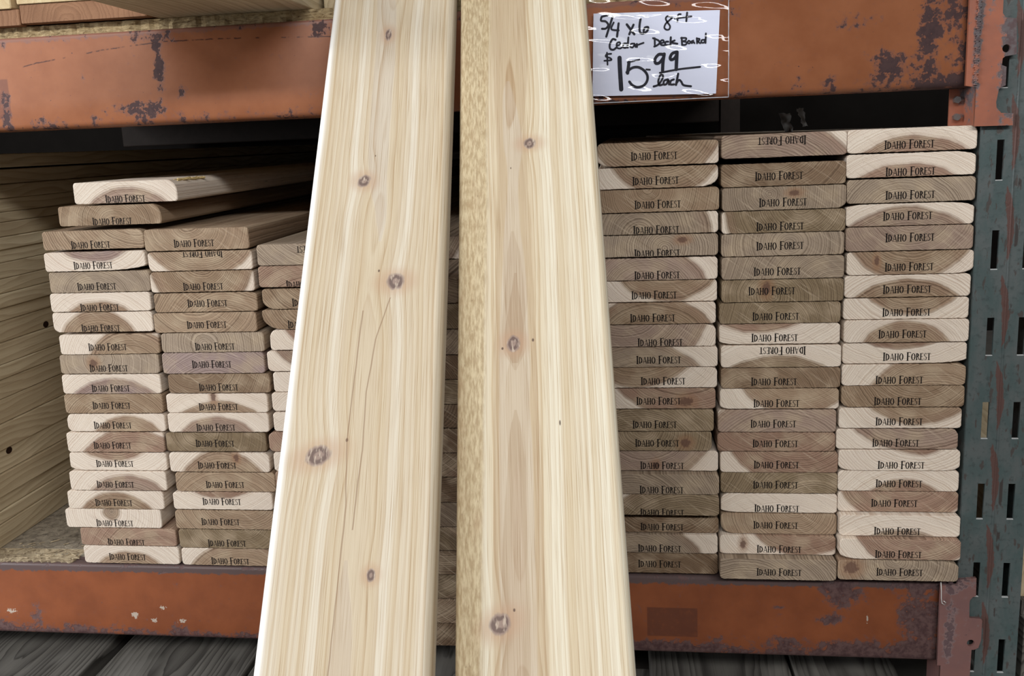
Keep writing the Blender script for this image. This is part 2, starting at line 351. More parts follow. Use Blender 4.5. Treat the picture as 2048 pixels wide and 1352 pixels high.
def mat_osb(name, a, b, d):
    t = NT(name)
    P, x, y, z = t.coords()
    n1 = t.noise(t.xyz(t.mul(x, 0.35), t.mul(y, 0.35), t.mul(z, 1.6)), 0.22, 4.0, 0.7, 1.0)
    n2 = t.noise(P, 0.05, 3.0, 0.6, 2.0)
    c = t.mix(t.ss(n1, 0.35, 0.65), b, a)
    c = t.mix(t.ss(n1, 0.42, 0.30), c, d)
    c = t.mix(t.ss(n2, 0.5, 0.7, 0.0, 0.5), c, d)
    t.bump(n1, 0.8, 0.003)
    return t.out(c, 0.9, 0.1)

def mat_plain(name, col, rough=0.7, spec=0.3, metal=0.0, var=0.2, scale=0.08):
    t = NT(name)
    P, x, y, z = t.coords()
    n = t.noise(P, scale, 4.0, 0.6)
    c = t.mix(t.ss(n, 0.3, 0.7, 0.0, var), col, t.mix(1.0, col, (0.45, 0.43, 0.42, 1), 'MULTIPLY'))
    t.bump(n, 0.15, 0.0006)
    return t.out(c, rough, spec, metal)

def mat_ink():
    t = NT('stamped_ink')
    P, x, y, z = t.coords()
    n = t.noise(t.xyz(t.add(x, t.mul(t.rnd(), 90.0)), y, z), 0.5, 3.0, 0.7)
    c = t.mix(t.ss(n, 0.45, 0.72), srgb(22, 18, 17), srgb(52, 42, 38))
    return t.out(c, 0.8, 0.15)

def mat_sleeve():
    t = NT('clear_plastic')
    for n in list(t.n):
        if n.type == 'BSDF_PRINCIPLED': t.n.remove(n)
    tr = t.n.new('ShaderNodeBsdfTransparent'); tr.inputs[0].default_value = (0.95, 0.95, 0.97, 1)
    gl = t.n.new('ShaderNodeBsdfGlossy'); gl.inputs['Roughness'].default_value = 0.05
    P, x, y, z = t.coords()
    nz = t.noise(t.xyz(t.mul(x, 0.35), 0.0, t.mul(z, 1.4)), 0.035, 1.0, 0.4, 1.0)
    b = t.n.new('ShaderNodeBump'); b.inputs['Strength'].default_value = 0.6; b.inputs['Distance'].default_value = 0.004
    t.link(nz, b.inputs['Height']); t.link(b.outputs[0], gl.inputs['Normal'])
    mx = t.n.new('ShaderNodeMixShader'); mx.inputs[0].default_value = 0.04
    t.link(tr.outputs[0], mx.inputs[1]); t.link(gl.outputs[0], mx.inputs[2])
    t.link(mx.outputs[0], t.n['Material Output'].inputs[0])
    return t.mat

M = {}
M['board'] = mat_board()
M['ink'] = mat_ink()
M['post'] = mat_post()
UP_LINE = [(-846,661),(-826,665),(-785,670),(-739,676),(-699,679),(-654,682),(-578,681.5),(-522,679.6),(-440,676.5)]
UP_BLOBS = [(-666, 650, 9, 44, .20), (-640, 622, 10, 12, .22), (-690, 605, 40, 12, .17), (-655, 682, 34, 9, .16), (-715, 605, 20, 8, .10),
            (-462, 682, 14, 10, .22), (-873, 616, 9, 32, .20), (145, 662, 26, 14, .16), (180, 612, 22, 20, .22), (222, 650, 12, 50, .17), (121, 598, 8, 8, .14), (20, 676, 10, 8, .10)]
LO_BLOBS = [(-991, -86, 34, 18, .12), (-932, -72, 10, 22, .18), (-878, -92, 22, 9, .14), (150, -26, 30, 24, .22), (136, -56, 22, 9, .22), (75, -40, 18, 3, .16),
            (40, -84, 120, 7, .16), (170, -90, 90, 12, .18), (236, -45, 26, 40, .19), (-60, -96, 70, 7, .16), (60, -14, 90, 5, .08)]
M['paint_up'] = mat_paint('orange_enamel', srgb(172, 110, 76), srgb(154, 94, 62), srgb(78, 60, 62), srgb(140, 98, 86), 585, 697, 285, UP_BLOBS, (0.13, 0.10, 0.20), 3.0, (691.0, srgb(140, 104, 96), 0.6), UP_LINE, [(-900, -866, 600, 648, srgb(120, 74, 62), 0.7)], srgb(62, 48, 54))
M['paint_lo'] = mat_paint('worn_orange_enamel', srgb(150, 86, 54), srgb(128, 72, 46), srgb(104, 80, 78), srgb(122, 84, 76), -108, 0, 285, LO_BLOBS, (0.22, 0.12, 0.14), 37.0, (-11.0, srgb(88, 81, 83), 0.85), None, [(-89, -26, -83, -44, srgb(96, 58, 46), 0.75)], srgb(74, 52, 54), [(-971, -74, 8, 4), (-787, -74, 6, 5), (-758, -81, 5, 3), (-719, -81, 6, 3), (-745, -63, 5, 3), (180, -52, 1.5, 6)])
M['paint_br'] = mat_paint('rusted_enamel', srgb(162, 98, 74), srgb(132, 84, 70), srgb(96, 90, 92), srgb(112, 98, 98), 520, 800, 330, [(309, 612, 13, 62, .34), (272, 640, 6, 90, .25)], (0.05, 0.0, 0.06), 71.0, None, None, (), srgb(82, 66, 68))
M['paint_brl'] = mat_paint('rusted_plate_enamel', srgb(122, 86, 80), srgb(108, 80, 78), srgb(88, 68, 70), srgb(120, 104, 104), -200, 40, 400, [(285, 0, 30, 14, .2), (275, -60, 8, 60, .2)], (0.0, 0.1, 0.10), 15.0)
M['plate'] = mat_plain('bare_grey_steel', srgb(104, 96, 98), 0.5, 0.5, 0.4, 0.5, 0.1)
M['osb'] = mat_osb('strand_board', srgb(196, 176, 138), srgb(158, 136, 100), srgb(88, 70, 50))
M['osb_frayed'] = mat_osb('frayed_strand_board', srgb(190, 174, 146), srgb(150, 134, 110), srgb(104, 90, 74))
M['osb_dusty'] = mat_osb('dusty_strand_board', srgb(160, 150, 134), srgb(126, 117, 104), srgb(92, 84, 76))
M['pine'] = mat_long('pine_lumber', srgb(212, 198, 168), srgb(146, 124, 94), 8.0, 60.0, 20.0, 0.65)
M['pale_pine'] = mat_long('pale_pine_lumber', srgb(226, 208, 170), srgb(190, 160, 116), 9.0, 20.0, 30.0, 0.4)
M['red_pine'] = mat_long('reddish_pine_lumber', srgb(160, 120, 92), srgb(118, 84, 62), 6.0, -22.0, -10.0, 0.6)
M['weathered'] = mat_long('weathered_lumber', srgb(116, 112, 106), srgb(44, 40, 38), 7.0, 0.0, 12.0, 1.0, srgb(128, 124, 118))
M['rear_steel'] = mat_plain('shade_darkened_rear_steel', srgb(44, 36, 32), 0.7, 0.2, 0.0, 0.4, 0.03)  # steel colour darkened to hold the shade deep in the rack
M['lit_bare_edge'] = mat_plain('lit_worn_edge', srgb(205, 208, 208), 0.35, 0.5, 0.3, 0.3, 0.2)  # worn metal made near-white to carry the lit slot edges
M['torn'] = mat_plain('torn_yellow_fibre', srgb(206, 182, 130), 0.85, 0.1, 0.0, 0.4, 0.3)
M['knot'] = mat_plain('dark_knot', srgb(46, 30, 22), 0.9, 0.1, 0.0, 0.5, 0.3)
M['paper'] = mat_plain('white_paper', srgb(232, 236, 252), 0.7, 0.2, 0.0, 0.04, 0.02)
M['marker'] = mat_plain('black_marker', srgb(30, 30, 42), 0.5, 0.3, 0.0, 0.2, 0.2)
M['sleeve'] = mat_sleeve()
M['seam'] = mat_plain('heat_sealed_plastic', srgb(200, 204, 214), 0.15, 0.9, 0.0, 0.3, 0.2)
M['concrete'] = mat_plain('concrete', srgb(120, 116, 110), 0.85, 0.2, 0.0, 0.4, 0.01)
M['wall'] = mat_plain('shade_black_wall', srgb(20, 17, 15), 0.9, 0.1, 0.0, 0.4, 0.01)  # shade behind the rack put into a near-black wall colour
M['film'] = mat_plain('torn_white_film', srgb(206, 204, 200), 0.4, 0.5, 0.0, 0.3, 0.08)
M['bolt'] = mat_plain('zinc_bolt', srgb(150, 150, 150), 0.35, 0.5, 0.8, 0.3, 0.2)
BOARDS = [
('L1', 0, -728.5, 490.2, 27.4, 0, -0.6, 4.9, 0, 0, -70, 76, 'p', {1: (14, 14)}),
('L1', 1, -752.9, 462.8, 25.5, 0, 2.7, 4.6, 0, 10, -13, 200, 'b', {1: (11, 16)}),
('L1', 2, -779.5, 432.7, 24.5, 0, -3.9, 5.7, 0, 60, 60, 200, 'b', {1: (9, 8)}),
('L1', 3, -779.9, 405.1, 25.0, 0, -2.8, 6.9, 0, 0, 70, 70, 'm', {2: (62, 7)}),
('L1', 4, -777.0, 377.2, 27.2, 0, -4.6, 7.4, 0, -10, -30, 200, 'g', {}),
('L1', 5, -779.3, 352.1, 24.8, 0, -1.7, 5.1, 0, 0, -70, 70, 'b', {}),
('L1', 6, -780.4, 324.7, 26.7, 0, -3.6, 4.8, 0, -5, -40, 56, 'b', {3: (10, 8)}),
('L1', 7, -774.1, 295.4, 26.6, 0, -2.8, 9.3, 0, 30, -40, 62, 'b', {}),
('L1', 8, -778.2, 268.9, 26.2, 0, -1.7, 7.1, 0, -10, 8, 200, 'g', {}),
('L1', 9, -779.0, 241.7, 26.5, 0, -1.7, 7.1, 0, 0, -80, 88, 'm', {}),
('L1', 10, -780.0, 214.7, 26.7, 0, -3.1, 10.3, 0, 0, -60, 200, 'b', {}),
('L1', 11, -779.4, 189.8, 24.2, 0, -5.1, 8.3, 0, 20, -50, 60, 'b', {0: (7, 9), 3: (8, 8)}),
('L1', 12, -783.2, 161.3, 27.5, 0, -4.9, 9.1, 0, 20, -80, 98, 'r', {}),
('L1', 13, -783.4, 135.3, 25.3, 0, -5.2, 9.2, 0, 0, 80, 78, 'r', {3: (26, 5)}),
('L1', 14, -786.5, 107.3, 27.3, 0, -4.4, 8.3, 0, 10, -60, 68, 'p', {}),
('L1', 15, -794.0, 80.4, 26.1, 0, -3.2, 8.7, 0, 0, -55, 66, 'b', {}),
('L1', 16, -800.8, 53.4, 26.7, 0, 1.2, 6.3, 0, 0, 10, 12, 'g', {}),
('L1', 17, -782.5, 27.7, 24.9, 0, -4.0, 4.6, 0, 40, -60, 200, 'r', {3: (4, 4), 0: (3, 3)}),
('L1', 18, -781.7, 1.1, 25.7, 0, -6.1, 9.4, 0, 0, -60, 64, 'b', {}),
('L2', 0, -641.0, 428.0, 27.9, 0, -3.6, 8.7, 0, -10, 27, 200, 'b', {}),
('L2', 1, -638.5, 402.4, 24.6, 0, 4.2, 21.3, 1, 0, 60, 84, 'b', {3: (6, 9)}),
('L2', 2, -638.5, 375.0, 26.8, 0, 0.8, 6.7, 0, 0, 32, 72, 'b', {0: (5, 6)}),
('L2', 3, -637.7, 348.9, 25.1, 0, 2.4, 10.8, 0, 30, -60, 200, 'b', {1: (13, 5)}),
('L2', 4, -640.9, 322.3, 26.0, 0, 1.9, 9.6, 0, -10, 50, 200, 'b', {}),
('L2', 5, -633.2, 296.4, 25.6, 0, 2.5, 7.2, 0, -10, -2, 200, 'g', {}),
('L2', 6, -635.6, 268.0, 28.0, 0, -2.2, 12.0, 0, 0, -70, 200, 'm', {}),
('L2', 7, -630.7, 241.9, 25.7, 0, -1.0, 7.3, 0, -30, 40, 200, 'd', {}),
('L2', 8, -635.9, 215.7, 25.6, 0, 1.5, 7.4, 0, 0, -90, 93, 'b', {}),
('L2', 9, -636.9, 189.2, 26.2, 0, -3.9, 6.1, 0, 0, -60, 68, 'p', {}),
('L2', 10, -643.6, 162.1, 26.0, 0, -1.6, 10.7, 0, -20, 20, 200, 'o', {}),
('L2', 11, -641.3, 134.1, 26.6, 0, -3.6, 9.0, 0, 0, -50, 66, 'b', {1: (8, 8)}),
('L2', 12, -636.0, 106.9, 26.5, 0, -0.7, 9.2, 0, 0, -60, 200, 'b', {}),
('L2', 13, -641.9, 81.9, 24.3, 0, -1.4, 11.0, 0, 0, 95, 90, 'r', {}),
('L2', 14, -642.2, 53.8, 26.6, 0, -6.2, 10.1, 0, 30, 50, 200, 'b', {}),
('L2', 15, -640.4, 26.6, 26.5, 0, -2.1, 6.8, 0, 20, 40, 200, 'o', {}),
('L2', 16, -639.8, 1.3, 24.6, 0, -1.1, 6.2, 0, 20, -70, 92, 'b', {}),
('L3', 0, -493.8, 406.4, 26.8, 0, 9.2, 19.1, 1, 20, 80, 200, 'g', {}),
('L3', 1, -495.1, 378.7, 27.4, 0, -7.3, 2.7, 0, 0, -90, 200, 'r', {}),
('L3', 2, -492.6, 350.7, 26.1, 0, -4.0, 7.8, 0, 20, 60, 200, 'b', {3: (18, 12)}),
('L3', 3, -495.2, 324.4, 25.7, 0, -9.7, 6.1, 0, 30, 60, 200, 'b', {3: (26, 18), 0: (3, 3)}),
('L3', 4, -487.1, 297.9, 26.2, 0, 2.7, 12.4, 0, 0, 50, 60, 'r', {0: (7, 12)}),
('L3', 5, -493.0, 270.4, 26.8, 0, 6.5, 13.9, 0, 0, 60, 76, 'p', {3: (7, 6)}),
('L3', 6, -488.3, 242.7, 26.7, 0, -0.3, 15.5, 0, 10, 60, 58, 'g', {}),
('L3', 7, -492.1, 217.4, 25.0, 0, 1.3, 14.5, 0, 0, -60, 68, 'p', {3: (5, 6)}),
('L3', 8, -492.6, 190.5, 25.5, 0, -0.4, 14.7, 0, 0, -100, 30, 'g', {}),
('L3', 9, -501.2, 162.8, 26.4, 0, 6.1, 15.7, 0, 20, 60, 200, 'r', {0: (8, 7), 3: (8, 6)}),
('L3', 10, -496.9, 136.1, 26.3, 0, -0.4, 15.3, 0, 0, -60, 60, 'p', {}),
('L3', 11, -497.3, 109.9, 25.9, 0, -2.2, 14.2, 0, 0, -60, 200, 'r', {}),
('L3', 12, -495.7, 82.8, 26.4, 0, -6.1, 13.7, 0, 0, 60, 50, 'g', {}),
('L3', 13, -500.2, 55.9, 26.6, 0, -3.8, 12.8, 0, 10, 30, 200, 'o', {}),
('L3', 14, -500.7, 28.7, 26.9, 0, -5.7, 11.9, 0, 0, 50, 200, 'd', {}),
('L3', 15, -499.7, 1.4, 27.1, 0, -9.0, 10.9, 0, 0, -60, 90, 'b', {}),
('R1', 0, -69.2, 512.3, 27.1, 0, -4.1, 10.8, 0, -5, 45, 80, 'b', {3: (17, 8)}),
('R1', 1, -69.8, 486.1, 25.0, 0, -2.2, 8.5, 0, 10, 50, 72, 'b', {2: (20, 12)}),
('R1', 2, -68.6, 458.5, 27.0, 0, -1.4, 8.5, 0, -10, 14, 200, 'b', {}),
('R1', 3, -69.7, 432.4, 25.5, 0, -2.3, 4.8, 0, -25, -14, 84, 'g', {3: (7, 5)}),
('R1', 4, -69.7, 405.8, 26.0, 0, -1.5, 3.6, 0, 10, -3, 200, 'g', {}),
('R1', 5, -70.2, 377.4, 26.9, 0, -1.3, 5.8, 0, -15, -40, 74, 'p', {}),
('R1', 6, -70.8, 351.2, 25.9, 0, -4.5, 8.0, 0, 10, 60, 72, 'b', {}),
('R1', 7, -72.5, 324.4, 26.2, 0, -4.9, 7.5, 0, -10, -60, 84, 'b', {}),
('R1', 8, -72.5, 296.7, 27.3, 0, 3.6, 4.9, 0, -40, 52, 108, 'p', {1: (14, 7)}),
('R1', 9, -70.2, 271.3, 25.1, 0, -0.7, 8.7, 0, -20, -70, 92, 'g', {}),
('R1', 10, -70.7, 245.1, 26.0, 0, 4.9, 8.1, 0, -25, 72, 84, 'b', {1: (9, 6)}),
('R1', 11, -72.5, 218.6, 25.9, 0, 1.0, 9.5, 0, 30, 80, 104, 'r', {}),
('R1', 12, -74.8, 190.6, 27.4, 0, -1.8, 8.3, 0, -20, -60, 200, 'o', {}),
('R1', 13, -77.2, 165.5, 24.7, 0, 3.3, 9.7, 0, -15, 18, 200, 'o', {2: (5, 8)}),
('R1', 14, -69.4, 138.9, 25.9, 0, 1.3, 6.5, 0, -20, 60, 90, 'p', {}),
('R1', 15, -69.2, 112.0, 26.3, -8, -0.3, 5.6, 0, -40, -50, 200, 'g', {}),
('R1', 16, -69.2, 84.6, 27.2, -9, 0.0, 3.3, 0, 30, -80, 118, 'o', {}),
('R1', 17, -68.3, 55.9, 21.4, 4, -0.5, 7.4, 0, 0, 60, 200, 'd', {}),
('R1', 18, -70.0, 30.7, 24.9, 0, -2.4, 5.7, 0, -30, -50, 86, 'g', {}),
('R1', 19, -69.3, 2.5, 27.4, 0, -3.3, 12.2, 0, -10, -70, 200, 'd', {}),
('R2', 0, 72.0, 516.5, 26.9, 0, -2.1, 18.5, 1, -30, -90, 128, 'p', {}),
('R2', 1, 71.8, 483.9, 26.3, 0, -4.7, 11.2, 0, -20, 60, 200, 'd', {}),
('R2', 2, 73.0, 456.5, 27.1, 0, -1.1, 8.3, 0, -20, 6, 200, 'g', {2: (12, 8)}),
('R2', 3, 72.8, 430.2, 26.0, 0, -3.6, 7.0, 0, 20, 25, 88, 'o', {}),
('R2', 4, 72.3, 403.2, 26.8, 0, -2.9, 11.4, 0, 10, 2, 200, 'g', {}),
('R2', 5, 72.5, 376.1, 26.7, 0, -6.1, 8.7, 0, 60, -40, 200, 'g', {}),
('R2', 6, 72.6, 348.8, 27.0, 0, -12.1, 13.0, 0, -10, -8, 200, 'o', {}),
('R2', 7, 69.9, 323.1, 25.4, 0, -4.5, 8.2, 0, 0, -13, 200, 'o', {}),
('R2', 8, 70.0, 298.0, 24.8, 0, -5.4, 7.4, 0, -20, 110, 107, 'r', {3: (22, 4)}),
('R2', 9, 71.8, 269.7, 27.1, 0, 2.1, 20.4, 1, 0, -110, 111, 'o', {}),
('R2', 10, 71.9, 243.8, 25.5, 0, -7.3, 7.8, 0, -30, -40, 200, 'd', {}),
('R2', 11, 70.5, 218.4, 25.1, 0, -3.0, 6.6, 0, 20, 60, 80, 'b', {3: (11, 5)}),
('R2', 12, 68.1, 189.3, 28.2, 0, -3.9, 10.1, 0, 0, -70, 106, 'p', {}),
('R2', 13, 67.5, 165.3, 23.7, 0, -0.8, 9.5, 0, 0, 80, 200, 'r', {}),
('R2', 14, 71.2, 137.9, 26.8, 0, -2.8, 9.6, 0, 20, 60, 90, 'r', {}),
('R2', 15, 71.7, 110.9, 26.7, 0, -3.7, 10.3, 0, 40, -50, 200, 'o', {}),
('R2', 16, 72.0, 85.6, 24.6, 0, -2.2, 5.1, 0, 0, -100, 10, 'g', {0: (9, 9), 3: (22, 4)}),
('R2', 17, 71.8, 58.2, 26.5, 0, -3.2, 11.1, 0, 20, 22, 200, 'b', {3: (16, 12)}),
('R2', 18, 70.2, 33.3, 24.7, -3, 2.1, 6.5, 0, 30, 60, 74, 'r', {}),
('R2', 19, 69.3, 5.2, 27.6, -15, 1.3, 9.8, 0, -40, -70, 200, 'g', {}),
('R3', 0, 210.5, 517.3, 26.4, 0, -2.6, 7.7, 0, 0, -90, 95, 'r', {1: (5, 8)}),
('R3', 1, 210.2, 489.5, 26.7, 0, -0.2, 5.5, 0, -5, -95, 96, 'r', {1: (28, 6)}),
('R3', 2, 211.6, 460.6, 27.4, 0, -0.6, 8.1, 0, -10, -40, 200, 'g', {}),
('R3', 3, 211.5, 434.3, 25.5, 0, -2.2, 10.8, 0, 0, -85, 95, 'p', {1: (32, 6), 0: (26, 4)}),
('R3', 4, 211.5, 406.0, 28.0, 0, 0.6, 14.6, 0, 0, 40, 200, 'p', {}),
('R3', 5, 213.5, 378.3, 27.1, 0, -0.6, 8.4, 0, 0, 60, 80, 'b', {2: (18, 8)}),
('R3', 6, 211.6, 351.8, 26.2, 0, 0.1, 8.8, 0, 0, -80, 88, 'b', {}),
('R3', 7, 211.2, 325.9, 25.3, 0, 0.9, 7.7, 0, 10, 58, 66, 'b', {}),
('R3', 8, 212.0, 298.6, 27.0, 0, -3.9, 9.6, 0, 0, -45, 57, 'b', {}),
('R3', 9, 211.6, 272.9, 25.1, 0, 3.0, 7.8, 0, 0, 110, 104, 'r', {2: (40, 5)}),
('R3', 10, 211.2, 246.6, 25.7, 0, -4.5, 6.4, 0, 35, -60, 88, 'b', {1: (10, 5)}),
('R3', 11, 211.4, 220.1, 26.2, 0, -5.4, 6.8, 0, 20, 50, 200, 'b', {3: (11, 8)}),
('R3', 12, 209.0, 194.3, 25.2, 0, -0.8, 8.0, 0, 20, 66, 74, 'b', {}),
('R3', 13, 206.6, 168.2, 25.4, 0, -1.1, 7.4, 0, 30, 90, 108, 'p', {1: (8, 10)}),
('R3', 14, 209.8, 141.3, 26.3, 0, 2.6, 6.9, 0, 20, 60, 52, 'r', {2: (18, 7), 3: (18, 7)}),
('R3', 15, 210.2, 114.8, 26.2, 0, 1.1, 9.4, 0, 10, -60, 62, 'r', {0: (6, 5)}),
('R3', 16, 210.6, 88.7, 25.8, 0, -3.9, 10.7, 0, 10, 52, 84, 'r', {}),
('R3', 17, 211.1, 61.2, 26.8, -7, -2.4, 6.2, 0, 0, -100, 94, 'g', {}),
('R3', 18, 210.3, 34.7, 26.2, -15, -1.6, 6.5, 0, 20, 60, 84, 'r', {3: (24, 7)}),
('R3', 19, 208.7, 7.9, 25.8, -15, 1.9, 10.8, 0, 0, 14, 200, 'g', {1: (22, 7)}),
('C4', 0, -348.08669377816994, 413, 26.7, -30, -14, 10, 0, -30, 45, 90, 'g', {}),
('C4', 1, -348.9387629070651, 386, 26.7, -167, -14, 8, 0, 40, -70, 200, 'g', {}),
('C4', 2, -347.9527588737329, 359, 26.7, -167, -14, 8, 0, -30, -70, 200, 'o', {}),
('C4', 3, -348.81444244748974, 332, 26.7, -167, -14, 12, 0, 10, 45, 90, 'g', {}),
('C4', 4, -348.8167422923151, 305.5, 26.2, -167, -14, 8, 0, -10, -50, 200, 'd', {}),
('C4', 5, -348.3525179661324, 278.5, 26.7, -167, -14, 12, 0, 40, -70, 200, 'o', {}),
('C4', 6, -348.147991899486, 252, 26.2, -167, -14, 8, 0, -10, 45, 200, 'd', {}),
('C4', 7, -348.7114006822002, 225, 26.7, -167, -14, 8, 0, -10, -70, 200, 'd', {}),
('C4', 8, -348.82795296874275, 198, 26.7, -167, -14, 10, 0, 10, 60, 90, 'd', {}),
('C4', 9, -348.54439117062196, 169.5, 28.2, -167, -14, 10, 0, 40, 60, 200, 'd', {}),
('C4', 10, -348.4143168863721, 141, 28.2, -167, -14, 10, 0, -10, -70, 200, 'g', {}),
('C4', 11, -348.5571445357882, 113.5, 27.2, -167, -14, 12, 0, -10, -50, 90, 'o', {}),
('C4', 12, -348.53051518557373, 86, 27.2, -167, -14, 12, 0, 40, 60, 200, 'd', {}),
('C4', 13, -348.78918980994143, 57, 28.7, -167, -14, 12, 0, 10, 60, 90, 'o', {}),
('C4', 14, -348.971805754758, 28.6, 28.1, -167, -14, 12, 0, 10, 45, 90, 'b', {}),
('C4', 15, -347.94170943013745, 0.8, 27.5, -167, -14, 8, 0, -30, 60, 200, 'd', {}),
('C5', 0, -212.5, 453.2, 26.2, 3, 0, 11, 0, 40, 45, 200, 'g', {}),
('C5', 1, -212.5, 426.6, 26.2, 0, 0, 11, 0, 10, 60, 200, 'b', {}),
('C5', 2, -212.5, 400.0, 26.2, 3, 0, 11, 0, -30, -50, 90, 'g', {}),
('C5', 3, -212.5, 373.4, 26.2, 6, 0, 11, 0, 10, -50, 90, 'b', {}),
('C5', 4, -212.5, 346.8, 26.2, 0, 0, 11, 0, -10, 45, 90, 'g', {}),
('C5', 5, -212.5, 320.2, 26.2, 0, 0, 11, 0, 10, 60, 90, 'd', {}),
('C5', 6, -212.5, 293.6, 26.2, 6, 0, 11, 0, -30, -50, 90, 'g', {}),
('C5', 7, -212.5, 267.0, 26.2, 0, 0, 11, 0, 40, -70, 200, 'b', {}),
('C5', 8, -212.5, 240.4, 26.2, 6, 0, 11, 0, 10, 60, 200, 'd', {}),
('C5', 9, -212.5, 213.8, 26.2, 0, 0, 11, 0, -30, -50, 200, 'o', {}),
('C5', 10, -212.5, 187.2, 26.2, 3, 0, 11, 0, 40, 60, 90, 'o', {}),
('C5', 11, -212.5, 160.6, 26.2, 3, 0, 11, 0, 10, 60, 90, 'b', {}),
('C5', 12, -212.5, 134.0, 26.2, 6, 0, 11, 0, 10, -70, 200, 'g', {}),
('C5', 13, -212.5, 107.4, 26.2, 3, 0, 11, 0, -10, 45, 90, 'g', {}),
('C5', 14, -212.5, 80.8, 26.2, 3, 0, 11, 0, -30, -50, 200, 'o', {}),
('C5', 15, -212.5, 54.2, 26.2, 3, 0, 11, 0, 40, 45, 200, 'g', {}),
('C5', 16, -212.5, 27.6, 26.2, 0, 0, 11, 0, 40, -50, 200, 'g', {}),
('C5', 17, -212.5, 1.0, 26.2, 0, 0, 11, 0, -30, -50, 90, 'g', {}),
]
